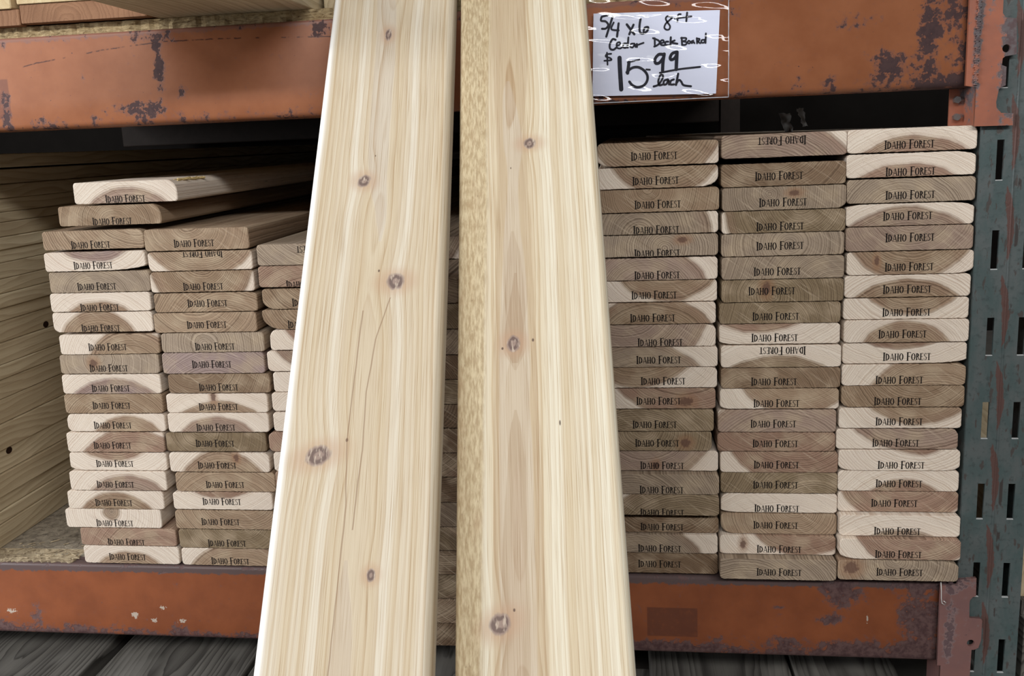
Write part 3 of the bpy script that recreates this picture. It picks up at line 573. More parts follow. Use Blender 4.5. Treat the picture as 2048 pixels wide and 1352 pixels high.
INK = [
[2.08, [-122.0, 682.2], [-129.9, 680.7]],
[2.08, [-129.9, 680.7], [-130.7, 676.5], [-125.7, 675.4], [-122.7, 671.4], [-125.4, 667.7], [-129.8, 667.6]],
[2.26, [-117.6, 680.2], [-125.2, 658.8]],
[1.91, [-116.6, 673.6], [-119.3, 666.6], [-111.1, 664.8]],
[2.26, [-111.1, 672.4], [-113.1, 658.2]],
[2.43, [-101.9, 670.7], [-93.8, 659.7]],
[2.26, [-94.5, 670.0], [-99.4, 660.0]],
[2.26, [-86.6, 675.7], [-87.8, 668.6], [-87.5, 661.9], [-84.3, 660.0], [-79.5, 662.3], [-78.3, 666.4], [-82.0, 666.0], [-83.4, 662.5]],
[1.74, [-51.3, 675.4], [-56.6, 677.1], [-58.7, 674.5], [-56.6, 670.2], [-54.1, 666.3], [-55.0, 663.0], [-58.0, 662.6], [-60.3, 665.0], [-58.8, 669.1], [-54.9, 672.5], [-51.3, 675.4]],
[1.74, [-42.2, 678.5], [-45.0, 677.8], [-45.9, 670.9]],
[1.74, [-48.9, 674.2], [-30.5, 675.5]],
[1.91, [-35.2, 679.7], [-36.1, 670.6]],
[2.08, [-114.8, 654.7], [-118.2, 655.5], [-121.4, 650.1], [-121.1, 645.4], [-117.6, 644.0], [-114.1, 646.2]],
[1.74, [-114.0, 648.5], [-109.8, 649.1], [-110.6, 651.9], [-113.5, 650.6], [-113.2, 646.1], [-110.2, 644.9], [-107.8, 646.0]],
[1.91, [-101.8, 649.9], [-105.7, 650.0], [-106.6, 646.8], [-104.3, 645.4], [-101.8, 647.4], [-100.4, 656.5]],
[1.91, [-100.6, 655.0], [-101.3, 645.5]],
[1.74, [-93.8, 649.5], [-97.5, 649.3], [-98.4, 646.4], [-95.8, 645.4], [-93.3, 648.7], [-92.7, 645.7]],
[1.91, [-91.1, 649.0], [-91.0, 645.6]],
[1.74, [-91.1, 647.5], [-87.9, 648.5], [-83.6, 649.8]],
[1.91, [-71.2, 654.1], [-71.0, 645.6]],
[1.91, [-73.0, 654.3], [-67.1, 651.5], [-65.9, 648.5], [-68.9, 646.1], [-71.7, 645.1]],
[1.74, [-65.0, 648.4], [-61.1, 649.1], [-62.0, 651.6], [-64.6, 650.5], [-64.2, 646.7], [-60.7, 645.9]],
[1.91, [-56.1, 649.6], [-59.0, 649.4], [-59.4, 646.4], [-55.8, 645.8]],
[2.08, [-53.3, 654.1], [-53.8, 645.5]],
[1.91, [-49.1, 650.5], [-52.9, 648.6], [-46.1, 646.8]],
[1.91, [-41.3, 653.1], [-40.9, 645.3]],
[1.74, [-42.0, 652.8], [-36.6, 652.4], [-37.1, 649.9], [-40.5, 649.2]],
[1.74, [-40.5, 649.2], [-35.8, 647.7], [-37.1, 645.3], [-40.5, 645.2]],
[1.56, [-33.5, 649.5], [-34.9, 647.8], [-33.2, 646.3], [-31.5, 647.9], [-33.5, 649.5]],
[1.56, [-28.4, 649.4], [-30.7, 648.3], [-30.2, 646.6], [-28.1, 647.7], [-27.2, 646.3]],
[1.74, [-24.7, 651.7], [-24.4, 646.1]],
[1.74, [-24.7, 651.1], [-21.7, 650.7], [-22.6, 648.7], [-24.3, 648.4], [-20.9, 646.0]],
[1.74, [-15.7, 649.4], [-19.1, 649.3], [-19.6, 646.8], [-16.6, 646.7], [-15.1, 650.4]],
[1.74, [-14.7, 656.2], [-15.1, 646.0]],
[1.74, [-120.1, 639.7], [-125.1, 639.3], [-126.1, 636.9], [-121.3, 635.0], [-120.3, 632.8], [-127.9, 632.4]],
[1.74, [-124.8, 641.1], [-124.4, 627.9]],
[4.34, [-110.8, 634.7], [-110.5, 621.4], [-109.5, 599.8]],
[1.74, [-88.6, 631.6], [-101.7, 629.3]],
[3.3, [-100.2, 629.4], [-102.0, 617.5]],
[2.6, [-103.0, 618.4], [-97.0, 622.9], [-90.0, 623.4], [-83.6, 619.6], [-79.9, 613.9], [-80.2, 607.9], [-84.2, 602.9], [-91.2, 601.3], [-96.9, 603.9], [-100.1, 607.8]],
[1.74, [-80.9, 620.5], [-76.9, 620.0]],
[2.95, [-61.7, 636.0], [-66.9, 636.1], [-71.0, 631.4], [-70.4, 626.9], [-66.5, 627.0], [-62.6, 631.3], [-60.8, 635.1]],
[3.3, [-60.8, 636.3], [-62.2, 627.5], [-62.8, 618.3]],
[2.95, [-47.0, 637.9], [-51.8, 636.5], [-54.2, 632.2], [-52.9, 629.7], [-49.2, 631.3], [-46.6, 635.6]],
[3.47, [-46.6, 637.7], [-47.1, 628.4], [-47.6, 618.9]],
[1.91, [-65.8, 616.0], [-44.1, 618.9], [-21.1, 620.3]],
[2.08, [-72.9, 601.3], [-67.7, 603.0], [-63.3, 608.8], [-62.5, 613.0], [-65.1, 613.6], [-67.6, 607.3], [-66.6, 602.5], [-63.1, 602.9]],
[2.08, [-57.0, 608.3], [-61.1, 607.0], [-61.6, 603.1], [-58.5, 603.4], [-56.3, 607.6], [-55.7, 602.7]],
[2.08, [-50.4, 608.0], [-53.6, 606.6], [-54.1, 602.8], [-50.1, 602.5]],
[2.26, [-45.5, 613.9], [-47.9, 601.9]],
[2.08, [-47.5, 603.3], [-44.7, 607.0], [-42.3, 605.4], [-39.5, 601.2], [-31.3, 599.5]],
]

# ---------------------------------------------------------------- geometry helpers (all lengths in mm)
def link(name, bm, mat, parent=None, smooth=False):
    me = bpy.data.meshes.new(name); bm.normal_update(); bm.to_mesh(me); bm.free()
    me.materials.append(mat)
    if smooth:
        for p in me.polygons: p.use_smooth = True
    o = bpy.data.objects.new(name, me); COL.objects.link(o)
    if parent: o.parent = parent
    return o
def tag(o, label, cat, group=None):
    o['label'] = label; o['category'] = cat
    if group: o['group'] = group
    return o
def structure(o): o['kind'] = 'structure'; return o
def empty(name, loc): 
    o = bpy.data.objects.new(name, None); COL.objects.link(o); o.location = Vector(loc)*MM; o.empty_display_size = 0.05
    return o
def box(bm, x0, x1, y0, y1, z0, z1, bev=0.0):
    vs = [bm.verts.new(Vector((x, y, z))*MM) for x in (x0, x1) for y in (y0, y1) for z in (z0, z1)]
    q = [(0, 1, 3, 2), (4, 6, 7, 5), (0, 4, 5, 1), (2, 3, 7, 6), (0, 2, 6, 4), (1, 5, 7, 3)]
    fs = [bm.faces.new([vs[i] for i in f]) for f in q]
    if bev > 0:
        es = list({e for f in fs for e in f.edges})
        bmesh.ops.bevel(bm, geom=es, offset=bev*MM, segments=2, affect='EDGES', profile=0.5)
def corner(cx, cz, sx, sz, rx, rz, a0, seg=5):
    """quarter ellipse about (cx, cz)"""
    return [(cx + sx*rx*math.cos(t), cz + sz*rz*math.sin(t)) for t in [a0[0] + (a0[1]-a0[0])*i/seg for i in range(seg+1)]]
def outline(w, t, cuts, jit=0.0, rnd=None, r=4.2):
    """closed section of a board, x from -w/2, z from 0; corners TL TR BR BL rounded or waned"""
    h = w/2; g = [cuts.get(i, (r, r)) for i in range(4)]
    H = math.pi/2
    pts = []
    pts += corner(-h+g[3][0], g[3][1], -1, -1, g[3][0], g[3][1], (0, H))          # bottom left
    pts += corner(h-g[2][0], g[2][1], 1, -1, g[2][0], g[2][1], (H, 0))            # bottom right
    pts += corner(h-g[1][0], t-g[1][1], 1, 1, g[1][0], g[1][1], (0, H))           # top right
    pts += corner(-h+g[0][0], t-g[0][1], -1, 1, g[0][0], g[0][1], (H, 0))         # top left
    if jit <= 0: return pts
    out = []
    n = len(pts)
    for i in range(n):                                       # splintered saw cut along the rim
        (x0, z0), (x1, z1) = pts[i], pts[(i+1) % n]
        k = max(1, int(math.hypot(x1-x0, z1-z0)/2.2))
        for j in range(k):
            f = j/k
            out.append((x0+(x1-x0)*f + rnd.uniform(-jit, jit)*.6, z0+(z1-z0)*f + rnd.uniform(-jit, jit)))
    return out
def prism(bm, pts, y0, y1, rim=0.0, drop=0.0):
    """section (x, z) drawn out along y; rim rounds the front edge a little"""
    cx = sum(p[0] for p in pts)/len(pts); cz = sum(p[1] for p in pts)/len(pts)
    rings = []
    if rim > 0:
        sh = []
        for x, z in pts:
            l = math.hypot(x-cx, z-cz) or 1
            sh.append((x-(x-cx)/l*rim*1.6, z-(1 if z > cz else -1)*rim*0.6))
        rings.append([bm.verts.new(Vector((x, y0, z))*MM) for x, z in sh])
        rings.append([bm.verts.new(Vector((x, y0+rim, z))*MM) for x, z in pts])
    else:
        rings.append([bm.verts.new(Vector((x, y0, z))*MM) for x, z in pts])
    rings.append([bm.verts.new(Vector((x, y1, z+drop))*MM) for x, z in pts])
    n = len(pts)
    for a, b in zip(rings, rings[1:]):
        for i in range(n): bm.faces.new((a[i], a[(i+1) % n], b[(i+1) % n], b[i]))
    bm.faces.new(rings[0][::-1]); bm.faces.new(rings[-1])
    bmesh.ops.recalc_face_normals(bm, faces=bm.faces[:])
def profile_x(bm, pts, x0, x1):
    """section (y, z) drawn out along x"""
    a = [bm.verts.new(Vector((x0, y, z))*MM) for y, z in pts]; b = [bm.verts.new(Vector((x1, y, z))*MM) for y, z in pts]
    n = len(pts)
    for i in range(n): bm.faces.new((a[i], a[(i+1) % n], b[(i+1) % n], b[i]))
    bm.faces.new(a[::-1]); bm.faces.new(b)
    bmesh.ops.recalc_face_normals(bm, faces=bm.faces[:])
def plate(bm, loops, y0, y1):
    """flat plate in the x-z plane from y0 (front) to y1 with holes: loops[0] outer, others holes"""
    cu = bpy.data.curves.new('plate', 'CURVE'); cu.dimensions = '2D'; cu.fill_mode = 'BOTH'; cu.extrude = abs(y1-y0)/2*MM
    for lp in loops:
        s = cu.splines.new('POLY'); s.points.add(len(lp)-1); s.use_cyclic_u = True
        for p, (x, z) in zip(s.points, lp): p.co = (x*MM, z*MM, 0, 1)
    o = bpy.data.objects.new('plate', cu); COL.objects.link(o)
    dg = bpy.context.evaluated_depsgraph_get(); dg.update()
    me = bpy.data.meshes.new_from_object(o.evaluated_get(dg))
    n0 = len(bm.verts)
    bm.from_mesh(me); bm.verts.ensure_lookup_table()
    for v in bm.verts[n0:]:
        x, y, z = v.co; v.co = (x, (y0+y1)/2*MM - z, y)
    bpy.data.objects.remove(o); bpy.data.curves.remove(cu); bpy.data.meshes.remove(me)
    bmesh.ops.recalc_face_normals(bm, faces=bm.faces[:])
def tube(bm, pts, rad, seg=8):
    prev = None; P = [Vector(p) for p in pts]
    for i, p in enumerate(P):
        d = (P[min(i+1, len(P)-1)]-P[max(i-1, 0)]).normalized()
        u = d.cross(Vector((0.3, 0.2, 0.93))).normalized(); v = d.cross(u)
        ring = [bm.verts.new((p + (u*math.cos(a)+v*math.sin(a))*rad)*MM) for a in [2*math.pi*k/seg for k in range(seg)]]
        if prev:
            for k in range(seg): bm.faces.new((prev[k], prev[(k+1) % seg], ring[(k+1) % seg], ring[k]))
        else: bm.faces.new(ring[::-1])
        prev = ring
    bm.faces.new(prev)
def smooth_line(pts, step=0.5):
    """Catmull-Rom through the points"""
    if len(pts) < 3: 
        (x0, z0), (x1, z1) = pts
        return [(x0+(x1-x0)*i/6, z0+(z1-z0)*i/6) for i in range(7)]
    q = [pts[0]]+list(pts)+[pts[-1]]; out = []
    for i in range(1, len(q)-2):
        p0, p1, p2, p3 = q[i-1], q[i], q[i+1], q[i+2]
        n = 7
        for k in range(n):
            t = k/n
            f = lambda a, b, c, d: 0.5*(2*b+(c-a)*t+(2*a-5*b+4*c-d)*t*t+(3*b-a-3*c+d)*t**3)
            out.append((f(p0[0], p1[0], p2[0], p3[0]), f(p0[1], p1[1], p2[1], p3[1])))
    out.append(pts[-1])
    return out
def ribbon(bm, line, width, y, taper=1.0):
    """marker stroke lying on a sheet, with round ends"""
    n = len(line); L = []; Rr = []
    for i, (x, z) in enumerate(line):
        x0, z0 = line[max(i-1, 0)]; x1, z1 = line[min(i+1, n-1)]
        l = math.hypot(x1-x0, z1-z0) or 1; nx, nz = -(z1-z0)/l, (x1-x0)/l
        w = width/2*(1-(1-taper)*i/(n-1))
        L.append(bm.verts.new(Vector((x+nx*w, y, z+nz*w))*MM)); Rr.append(bm.verts.new(Vector((x-nx*w, y, z-nz*w))*MM))
    for i in range(n-1): bm.faces.new((L[i], L[i+1], Rr[i+1], Rr[i]))
    for k, w in ((0, width/2), (n-1, width/2*taper)):
        x, z = line[k]
        bm.faces.new([bm.verts.new(Vector((x+w*math.cos(a), y-0.01, z+w*math.sin(a)))*MM) for a in [2*math.pi*j/12 for j in range(12)]])

# ---------------------------------------------------------------- the end stamp, in narrow serif capitals
def glyphs():
    """each capital as filled pieces in a box one unit high: lists of (x, z)"""
    st, th = 0.165, 0.075
    def bar(x, z0=0.0, z1=1.0, w=st, ser=True, s=0.085):
        o = [[(x-w/2, z0), (x+w/2, z0), (x+w/2, z1), (x-w/2, z1)]]
        if ser:
            for zz, sg in ((z0, 1), (z1, -1)):
                o.append([(x-w/2-s, zz), (x+w/2+s, zz), (x+w/2+s*0.8, zz+sg*0.035), (x+w/2, zz+sg*0.075), (x-w/2, zz+sg*0.075), (x-w/2-s*0.8, zz+sg*0.035)])
        return o
    def hb(x0, x1, z, w=th): return [[(x0, z-w/2), (x1, z-w/2), (x1, z+w/2), (x0, z+w/2)]]
    def arc(cx, cz, rx, rz, a0, a1, wv=st, wh=th, n=18):
        o = []
        P = []
        for i in range(n+1):
            a = math.radians(a0+(a1-a0)*i/n); w = abs(math.cos(a))*wv+abs(math.sin(a))*wh
            P.append(((cx+(rx-w/2+w/2)*math.cos(a), cz+rz*math.sin(a)), (cx+(rx-w)*math.cos(a), cz+(rz-w*0.9)*math.sin(a))))
        for (a, b), (c, d) in zip(P, P[1:]): o.append([a, c, d, b])
        return o
    def dg(x0, z0, x1, z1, w): return [[(x0-w/2, z0), (x0+w/2, z0), (x1+w/2, z1), (x1-w/2, z1)]]
    G = {}
    G['I'] = (bar(0.14), 0.28)
    G['D'] = (bar(0.13, s=0.06)+arc(0.16, 0.5, 0.44, 0.5, -90, 90), 0.64)
    G['A'] = (dg(0.06, 0, 0.31, 1, 0.055)+dg(0.58, 0, 0.33, 1, 0.125)+hb(0.15, 0.48, 0.34)+hb(0.0, 0.15, 0.02, 0.04)+hb(0.46, 0.68, 0.02, 0.04), 0.66)
    G['H'] = (bar(0.13, s=0.07)+bar(0.52, s=0.07)+hb(0.13, 0.52, 0.5), 0.66)
    G['O'] = (arc(0.33, 0.5, 0.32, 0.52, 0, 360, n=30), 0.68)
    G['F'] = (bar(0.13, s=0.06)+hb(0.13, 0.50, 0.975)+hb(0.13, 0.41, 0.52)+[[(0.50, 1.0), (0.47, 1.0), (0.45, 0.95), (0.52, 0.78)], [(0.41, 0.60), (0.39, 0.60), (0.39, 0.44), (0.41, 0.44)]], 0.52)
    G['R'] = (bar(0.13, s=0.06)+arc(0.16, 0.74, 0.31, 0.26, -90, 90)+hb(0.13, 0.2, 0.975)+[[(0.26, 0.5), (0.37, 0.5), (0.62, 0.0), (0.48, 0.0)]], 0.58)
    G['E'] = (bar(0.13, s=0.06)+hb(0.13, 0.48, 0.975)+hb(0.13, 0.40, 0.52)+hb(0.13, 0.50, 0.025)+[[(0.48, 1.0), (0.45, 1.0), (0.44, 0.95), (0.50, 0.80)], [(0.50, 0.0), (0.46, 0.0), (0.45, 0.05), (0.53, 0.22)], [(0.40, 0.60), (0.38, 0.60), (0.38, 0.44), (0.40, 0.44)]], 0.54)
    G['S'] = (arc(0.24, 0.755, 0.19, 0.255, 40, 270, 0.10, 0.05)+arc(0.24, 0.275, 0.205, 0.285, -140, 90, 0.10, 0.05)+[[(0.40, 0.98), (0.37, 0.98), (0.37, 0.76), (0.40, 0.76)], [(0.03, 0.02), (0.06, 0.02), (0.06, 0.24), (0.03, 0.24)]], 0.46)
    G['T'] = (bar(0.28, 0, 1, s=0.07)+hb(0.02, 0.54, 0.97)+[[(0.02, 1.0), (0.05, 1.0), (0.06, 0.95), (0.0, 0.78)], [(0.54, 1.0), (0.51, 1.0), (0.50, 0.95), (0.56, 0.78)]], 0.52)
    return G
def stamp_pieces():
    G = glyphs(); x = 0.0; out = []
    for ch, cap in (('I', 1), ('D', 0), ('A', 0), ('H', 0), ('O', 0), (' ', 0), ('F', 1), ('O', 0), ('R', 0), ('E', 0), ('S', 0), ('T', 0)):
        if ch == ' ': x += 2.9; continue
        pcs, adv = G[ch]; h = 10.2 if cap else 8.2; sx = h*0.86
        for p in pcs: out.append([(x+a*sx, b*h-(0.6 if cap else 0.0)) for a, b in p])
        x += adv*sx+0.1
    s = 53.0/x
    return [[(a*s-26.5, b-4.2) for a, b in p] for p in out]
STAMP = stamp_pieces()
def stamp_bm(cx, cz, flip, thick, y):
    bm = bmesh.new()
    f = -1 if flip else 1
    for p in STAMP:
        q = [(cx+f*a, cz+f*b) for a, b in p]
        bm.faces.new([bm.verts.new(Vector((a, y, b))*MM) for a, b in q])
    for zc, sg in ((0.7, -1), (thick-0.7, 1)):                # the stamp runs off the board's edge
        bmesh.ops.bisect_plane(bm, geom=bm.verts[:]+bm.edges[:]+bm.faces[:], plane_co=(0, 0, zc*MM), plane_no=(0, 0, sg), clear_outer=True)
    for f_ in bm.faces:
        f_.normal_update()
        if f_.normal.y > 0: f_.normal_flip()
    return bm
FLOOR = -317.0
# ---------------------------------------------------------------- the setting
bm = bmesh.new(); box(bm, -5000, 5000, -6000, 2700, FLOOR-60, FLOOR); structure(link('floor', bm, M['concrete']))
bm = bmesh.new(); box(bm, -5000, 5000, 2700, 2760, FLOOR, 3600); structure(link('added_back_wall', bm, M['wall']))  # wall added to stop light entering the rack from behind

# ---------------------------------------------------------------- deck boards in the rack
TONES = {'b': ((174, 148, 122), 'beige-brown'), 'g': ((178, 159, 139), 'grey-beige'), 'o': ((156, 136, 109), 'olive-brown'),
         'd': ((146, 121, 97), 'dark brown'), 'p': ((178, 154, 138), 'pinkish'), 'm': ((170, 148, 142), 'mauve-brown'), 'r': ((172, 140, 120), 'reddish-brown')}
KNOTS = {('R2', 2): (12, 19, 9, 5), ('R2', 6): (-18, 16, 7, 12), ('R1', 11): (34, 9, 12, 8), ('R1', 13): (38, 10, 9, 8), ('R1', 14): (-6, 7, 6, 7), ('R3', 5): (-36, 16, 4, 9), ('L2', 8): (-4, 21, 5, 9),
         ('L1', 8): (-22, 14, 8, 8), ('R2', 18): (-41, 13, 5, 9), ('R3', 19): (-54, 16, 13, 12), ('L2', 11): (24, 20, 5, 8), ('R1', 4): (28, 19, 9, 5)}
ORD = ['topmost board', 'second from top', 'third from top', 'fourth from top', 'fifth from top', 'sixth from top', 'seventh from top', 'eighth from top', 'ninth from top', 'tenth from top',
       'eleventh from top', 'twelfth from top', 'thirteenth from top', 'fourteenth from top', 'fifteenth from top', 'sixteenth from top', 'seventeenth from top', 'eighteenth from top', 'nineteenth from top', 'twentieth from top']
PLACE = {'R1': 'first column right of leaning boards', 'R2': 'middle column of right stack', 'R3': 'column beside green steel post',
         'L1': 'column beside pine pile', 'L2': 'second column from pine pile', 'L3': 'third column from pine pile',
         'C4': 'column in gap between leaning boards', 'C5': 'column behind right leaning board'}
GROUP = {'R': 'stamped deck boards stacked right of the leaning boards', 'L': 'stamped deck boards stacked left of the leaning boards', 'C': 'deck boards stacked behind the leaning boards'}
def sap_words(px, pz, sap, t):
    if sap < 35: return 'mostly pale'
    if sap > 110: return ''
    return 'pale top' if pz < 0 else 'pale bottom'
NCOL = {}
for row in BOARDS: NCOL[row[0]] = NCOL.get(row[0], 0)+1
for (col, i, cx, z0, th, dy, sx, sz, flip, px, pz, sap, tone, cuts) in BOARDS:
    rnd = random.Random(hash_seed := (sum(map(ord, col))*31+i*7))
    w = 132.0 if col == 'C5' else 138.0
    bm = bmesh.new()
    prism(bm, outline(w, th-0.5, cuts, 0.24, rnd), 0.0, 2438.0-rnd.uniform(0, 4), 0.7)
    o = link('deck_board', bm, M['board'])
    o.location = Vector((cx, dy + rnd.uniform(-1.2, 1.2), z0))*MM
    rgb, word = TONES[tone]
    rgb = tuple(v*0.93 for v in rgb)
    if col == 'C4': rgb = (rgb[0]*.82, rgb[1]*.80, rgb[2]*.78)  # shade between the leaning boards painted into this column's tone
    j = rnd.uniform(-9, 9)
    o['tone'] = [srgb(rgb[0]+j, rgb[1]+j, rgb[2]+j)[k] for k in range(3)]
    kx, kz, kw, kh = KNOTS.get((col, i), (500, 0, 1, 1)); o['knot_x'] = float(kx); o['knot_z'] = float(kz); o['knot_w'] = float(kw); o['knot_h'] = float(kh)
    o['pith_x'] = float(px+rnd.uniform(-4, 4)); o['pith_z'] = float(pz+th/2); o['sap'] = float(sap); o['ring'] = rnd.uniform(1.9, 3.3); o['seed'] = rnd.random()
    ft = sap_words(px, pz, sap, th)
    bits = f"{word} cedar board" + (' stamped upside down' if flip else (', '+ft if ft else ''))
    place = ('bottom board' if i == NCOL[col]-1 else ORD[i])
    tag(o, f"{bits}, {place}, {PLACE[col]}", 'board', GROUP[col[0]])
    if col != 'C5':
        s = link('end_stamp', stamp_bm(sx, sz, flip, th, -0.06), M['ink'], o)
    if (col, i) == ('L1', 0):                                # bark torn off along the waney corner
        bm = bmesh.new()
        for k in range(26):
            yy = rnd.uniform(4, 75); q = rnd.uniform(-10, 4)
            tube(bm, [(60+q*.8, yy, th-1-abs(q)*.3), (60+q*.8+rnd.uniform(-3, 5), yy+rnd.uniform(8, 18), th-2-abs(q)*.4+rnd.uniform(0, 2.5))], rnd.uniform(.6, 1.6), 5)
        link('torn_fibre', bm, M['torn'], o)

# ---------------------------------------------------------------- two cedar deck boards leaning on the rack
def leaning(name, ax, ay, bx, by, mat, label):
    U = Vector((bx, by, 1.0)).normalized(); Wd = Vector((1, 0, 0)); Wd = (Wd-U*Wd.dot(U)).normalized(); N = U.cross(Wd)
    s0 = (FLOOR+16.4)/U.z
    bm = bmesh.new()
    pts = outline(140.0, 27.0, {}, 0, None, 6.5)             # here section is (x, thickness), drawn along the length
    rings = []
    for zz in (0.0, 1.2, 2436.8, 2438.0):
        k = 0.8 if zz in (0.0, 2438.0) else 0.0
        rings.append([bm.verts.new(Vector((x*(1-k/70), 27.0-z if False else z, zz))*MM) for x, z in pts])
    n = len(pts)
    for a, b in zip(rings, rings[1:]):
        for i in range(n): bm.faces.new((a[i], a[(i+1) % n], b[(i+1) % n], b[i]))
    bm.faces.new(rings[0]); bm.faces.new(rings[-1])
    bmesh.ops.recalc_face_normals(bm, faces=bm.faces[:])
    o = link(name, bm, mat)
    for p in o.data.polygons: p.use_smooth = abs(p.normal.z) < 0.5 and abs(p.normal.x*p.normal.y) > 1e-3
    base = Vector((ax, ay, 0))+U*s0
    o.matrix_world = Matrix(((Wd.x, N.x, U.x, base.x*MM), (Wd.y, N.y, U.y, base.y*MM), (Wd.z, N.z, U.z, base.z*MM), (0, 0, 0, 1)))
    return tag(o, label, 'board', 'cedar deck boards leaning against the rack')
def s_foot(bx, by): return (FLOOR+16.4)*math.sqrt(1+bx*bx+by*by)
SL, SR = s_foot(-0.05356, 0.7558), s_foot(-0.0659, 0.7098)
kl = [(-1.9, 838, 3.8, 8.5, 0.0), (-15, 645, 6.2, 7.6, -0.5), (24, 528.5, 8.6, 8.6, 0.0), (-33.8, 364, 11.5, 8.6, 0.25), (19.4, 264, 3.6, 5.4, 0.0)]
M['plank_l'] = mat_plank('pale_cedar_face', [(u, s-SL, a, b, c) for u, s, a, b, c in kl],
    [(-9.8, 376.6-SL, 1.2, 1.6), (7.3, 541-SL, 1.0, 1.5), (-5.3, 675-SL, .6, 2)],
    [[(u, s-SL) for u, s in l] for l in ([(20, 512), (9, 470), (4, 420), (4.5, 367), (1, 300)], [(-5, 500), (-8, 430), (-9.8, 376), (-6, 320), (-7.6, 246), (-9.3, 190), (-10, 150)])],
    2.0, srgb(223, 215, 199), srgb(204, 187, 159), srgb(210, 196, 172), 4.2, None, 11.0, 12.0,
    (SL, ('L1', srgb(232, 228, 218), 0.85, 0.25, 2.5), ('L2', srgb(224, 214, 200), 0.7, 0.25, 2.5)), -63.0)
kr = [(2.6, 667.7, 6.4, 6.4, 0.0), (-18.1, 451.2, 6.0, 7.8, 0.0), (-33.5, 214, 8.6, 8.2, 0.4)]
M['plank_r'] = mat_plank('cedar_face_with_torn_edge', [(u, s-SR, a, b, c) for u, s, a, b, c in kr],
    [(-0.3, 453.5-SR, 1.1, 1.6), (-28.2, 447-SR, 1.1, 1.3), (20.8, 375-SR, .8, 3.2), (-22, 224-SR, 1.0, 1.4), (-17, 640-SR, .6, 2)],
    [], -16.0, srgb(228, 220, 200), srgb(209, 192, 162), srgb(214, 198, 170), 4.0, -36.5, 31.0, 8.0,
    (SR, ('R4', srgb(188, 162, 128), 0.85, 0.15, 2.5), ('R1', srgb(230, 222, 206), 0.9, 0.22, 1.6), ('R5', srgb(216, 200, 174), 0.4, 0.3, 1.2), ('R6', srgb(206, 184, 154), 0.45, 0.4, 1.2), ('R2', srgb(205, 186, 156), 0.6, 0.3, 1.4), ('R3', srgb(220, 204, 182), 0.7, 0.22, 1.2)))
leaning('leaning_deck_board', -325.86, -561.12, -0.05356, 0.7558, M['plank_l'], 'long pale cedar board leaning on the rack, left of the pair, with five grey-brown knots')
leaning('leaning_deck_board', -170.34, -525.95, -0.0659, 0.7098, M['plank_r'], 'long leaning cedar board beside the price sign, rough torn grain down its left edge')

# ---------------------------------------------------------------- rack beams
def beam(name, z0, z1, mat, label, lip):
    r = 7.0
    pts = []
    pts += [(r-r*math.sin(a), z0+r-r*math.cos(a)) for a in [math.pi/2*i/5 for i in range(6)]]
    pts += [(-1.2, z0+30.0), (0.0, z0+36.0), (0.0, z1-4)]
    pts += [(4-4*math.cos(a), z1-4+4*math.sin(a)) for a in [math.pi/2*i/4 for i in range(1, 5)]]
    if lip: pts += [(22, z1), (22, z1-11), (48, z1-11), (48, z0)]
    else: pts += [(48, z1), (48, z0)]
    bm = bmesh.new(); profile_x(bm, pts, -2150, 272)
    o = link(name, bm, mat)
    for p in o.data.polygons: p.use_smooth = len(p.vertices) == 4 and p.center.y < 0.006 
    return tag(o, label, 'rack beam')
ub = beam('rack_beam', 585, 697, M['paint_up'], 'chipped orange steel rack beam above the stacks, carrying the price sign', False)
lb = beam('rack_beam', -108, -1.2, M['paint_lo'], 'worn orange steel rack beam under the stacks, purple rust along its edges', True)
# end connectors hooked into the post
def circle(cx, cz, r, n=20): return [(cx+r*math.cos(2*math.pi*i/n), cz+r*math.sin(2*math.pi*i/n)) for i in range(n)]
bm = bmesh.new()
plate(bm, [[(273, 542), (313, 541.5), (312.5, 554.5), (300, 555.3), (295, 561), (294.2, 567), (296.3, 580.6), (300, 583.4), (303, 584.3), (302.8, 604), (298, 606), (298.4, 613), (301, 615), (312.4, 616.5),
            (310.4, 654), (299, 655.3), (296, 660), (295.4, 760), (262, 760), (262, 586), (273, 584)], circle(301.6, 623.2, 4.2)], -7.0, -3.0)
cu = link('end_connector', bm, M['paint_br'], ub)
bm = bmesh.new(); box(bm, 273.0, 277.5, -3.0, 56, 543, 760)
box(bm, 258.0, 273.0, 26, 29, 543.5, 584)
link('connector_flange', bm, M['paint_br'], cu)
bm = bmesh.new()
for bx_, bz_ in ((264.5, 572), (265.0, 553)):
    for k in range(6): pass
    tube(bm, [(bx_, 26, bz_), (bx_, 20, bz_)], 4.0, 6)
link('bolt', bm, M['bolt'], cu)
bm = bmesh.new()
for k in range(60):                                           # weld bead along the joint
    zz = 586+k*1.85; box(bm, 269.5+math.sin(k*1.7)*.8, 273.5+math.sin(k*2.3)*.8, -9.2-math.sin(k)*.5, -6, zz, zz+1.9, 0.5)
link('weld_seam', bm, M['paint_br'], cu)
bm = bmesh.new()
plate(bm, [[(281, 6), (302, 8.5), (302.6, -15.1), (298.7, -16.5), (295.9, -21), (295.7, -26.4), (296.4, -43.5), (310.0, -44.4), (311.3, -47), (311.3, -72.9), (308.6, -83.0), (304.4, -85.5), (301, -86), (300.6, -123), (300.6, -200), (266, -200), (266, -108), (262, -108), (262, -2), (281, -1)],
           circle(299.6, -76.8, 4.4)], -7.0, -3.0)
cl = link('end_connector', bm, M['paint_brl'], lb)
bm = bmesh.new(); box(bm, 273.0, 277.5, -3.0, 56, -200, 0)
link('connector_flange', bm, M['paint_brl'], cl)

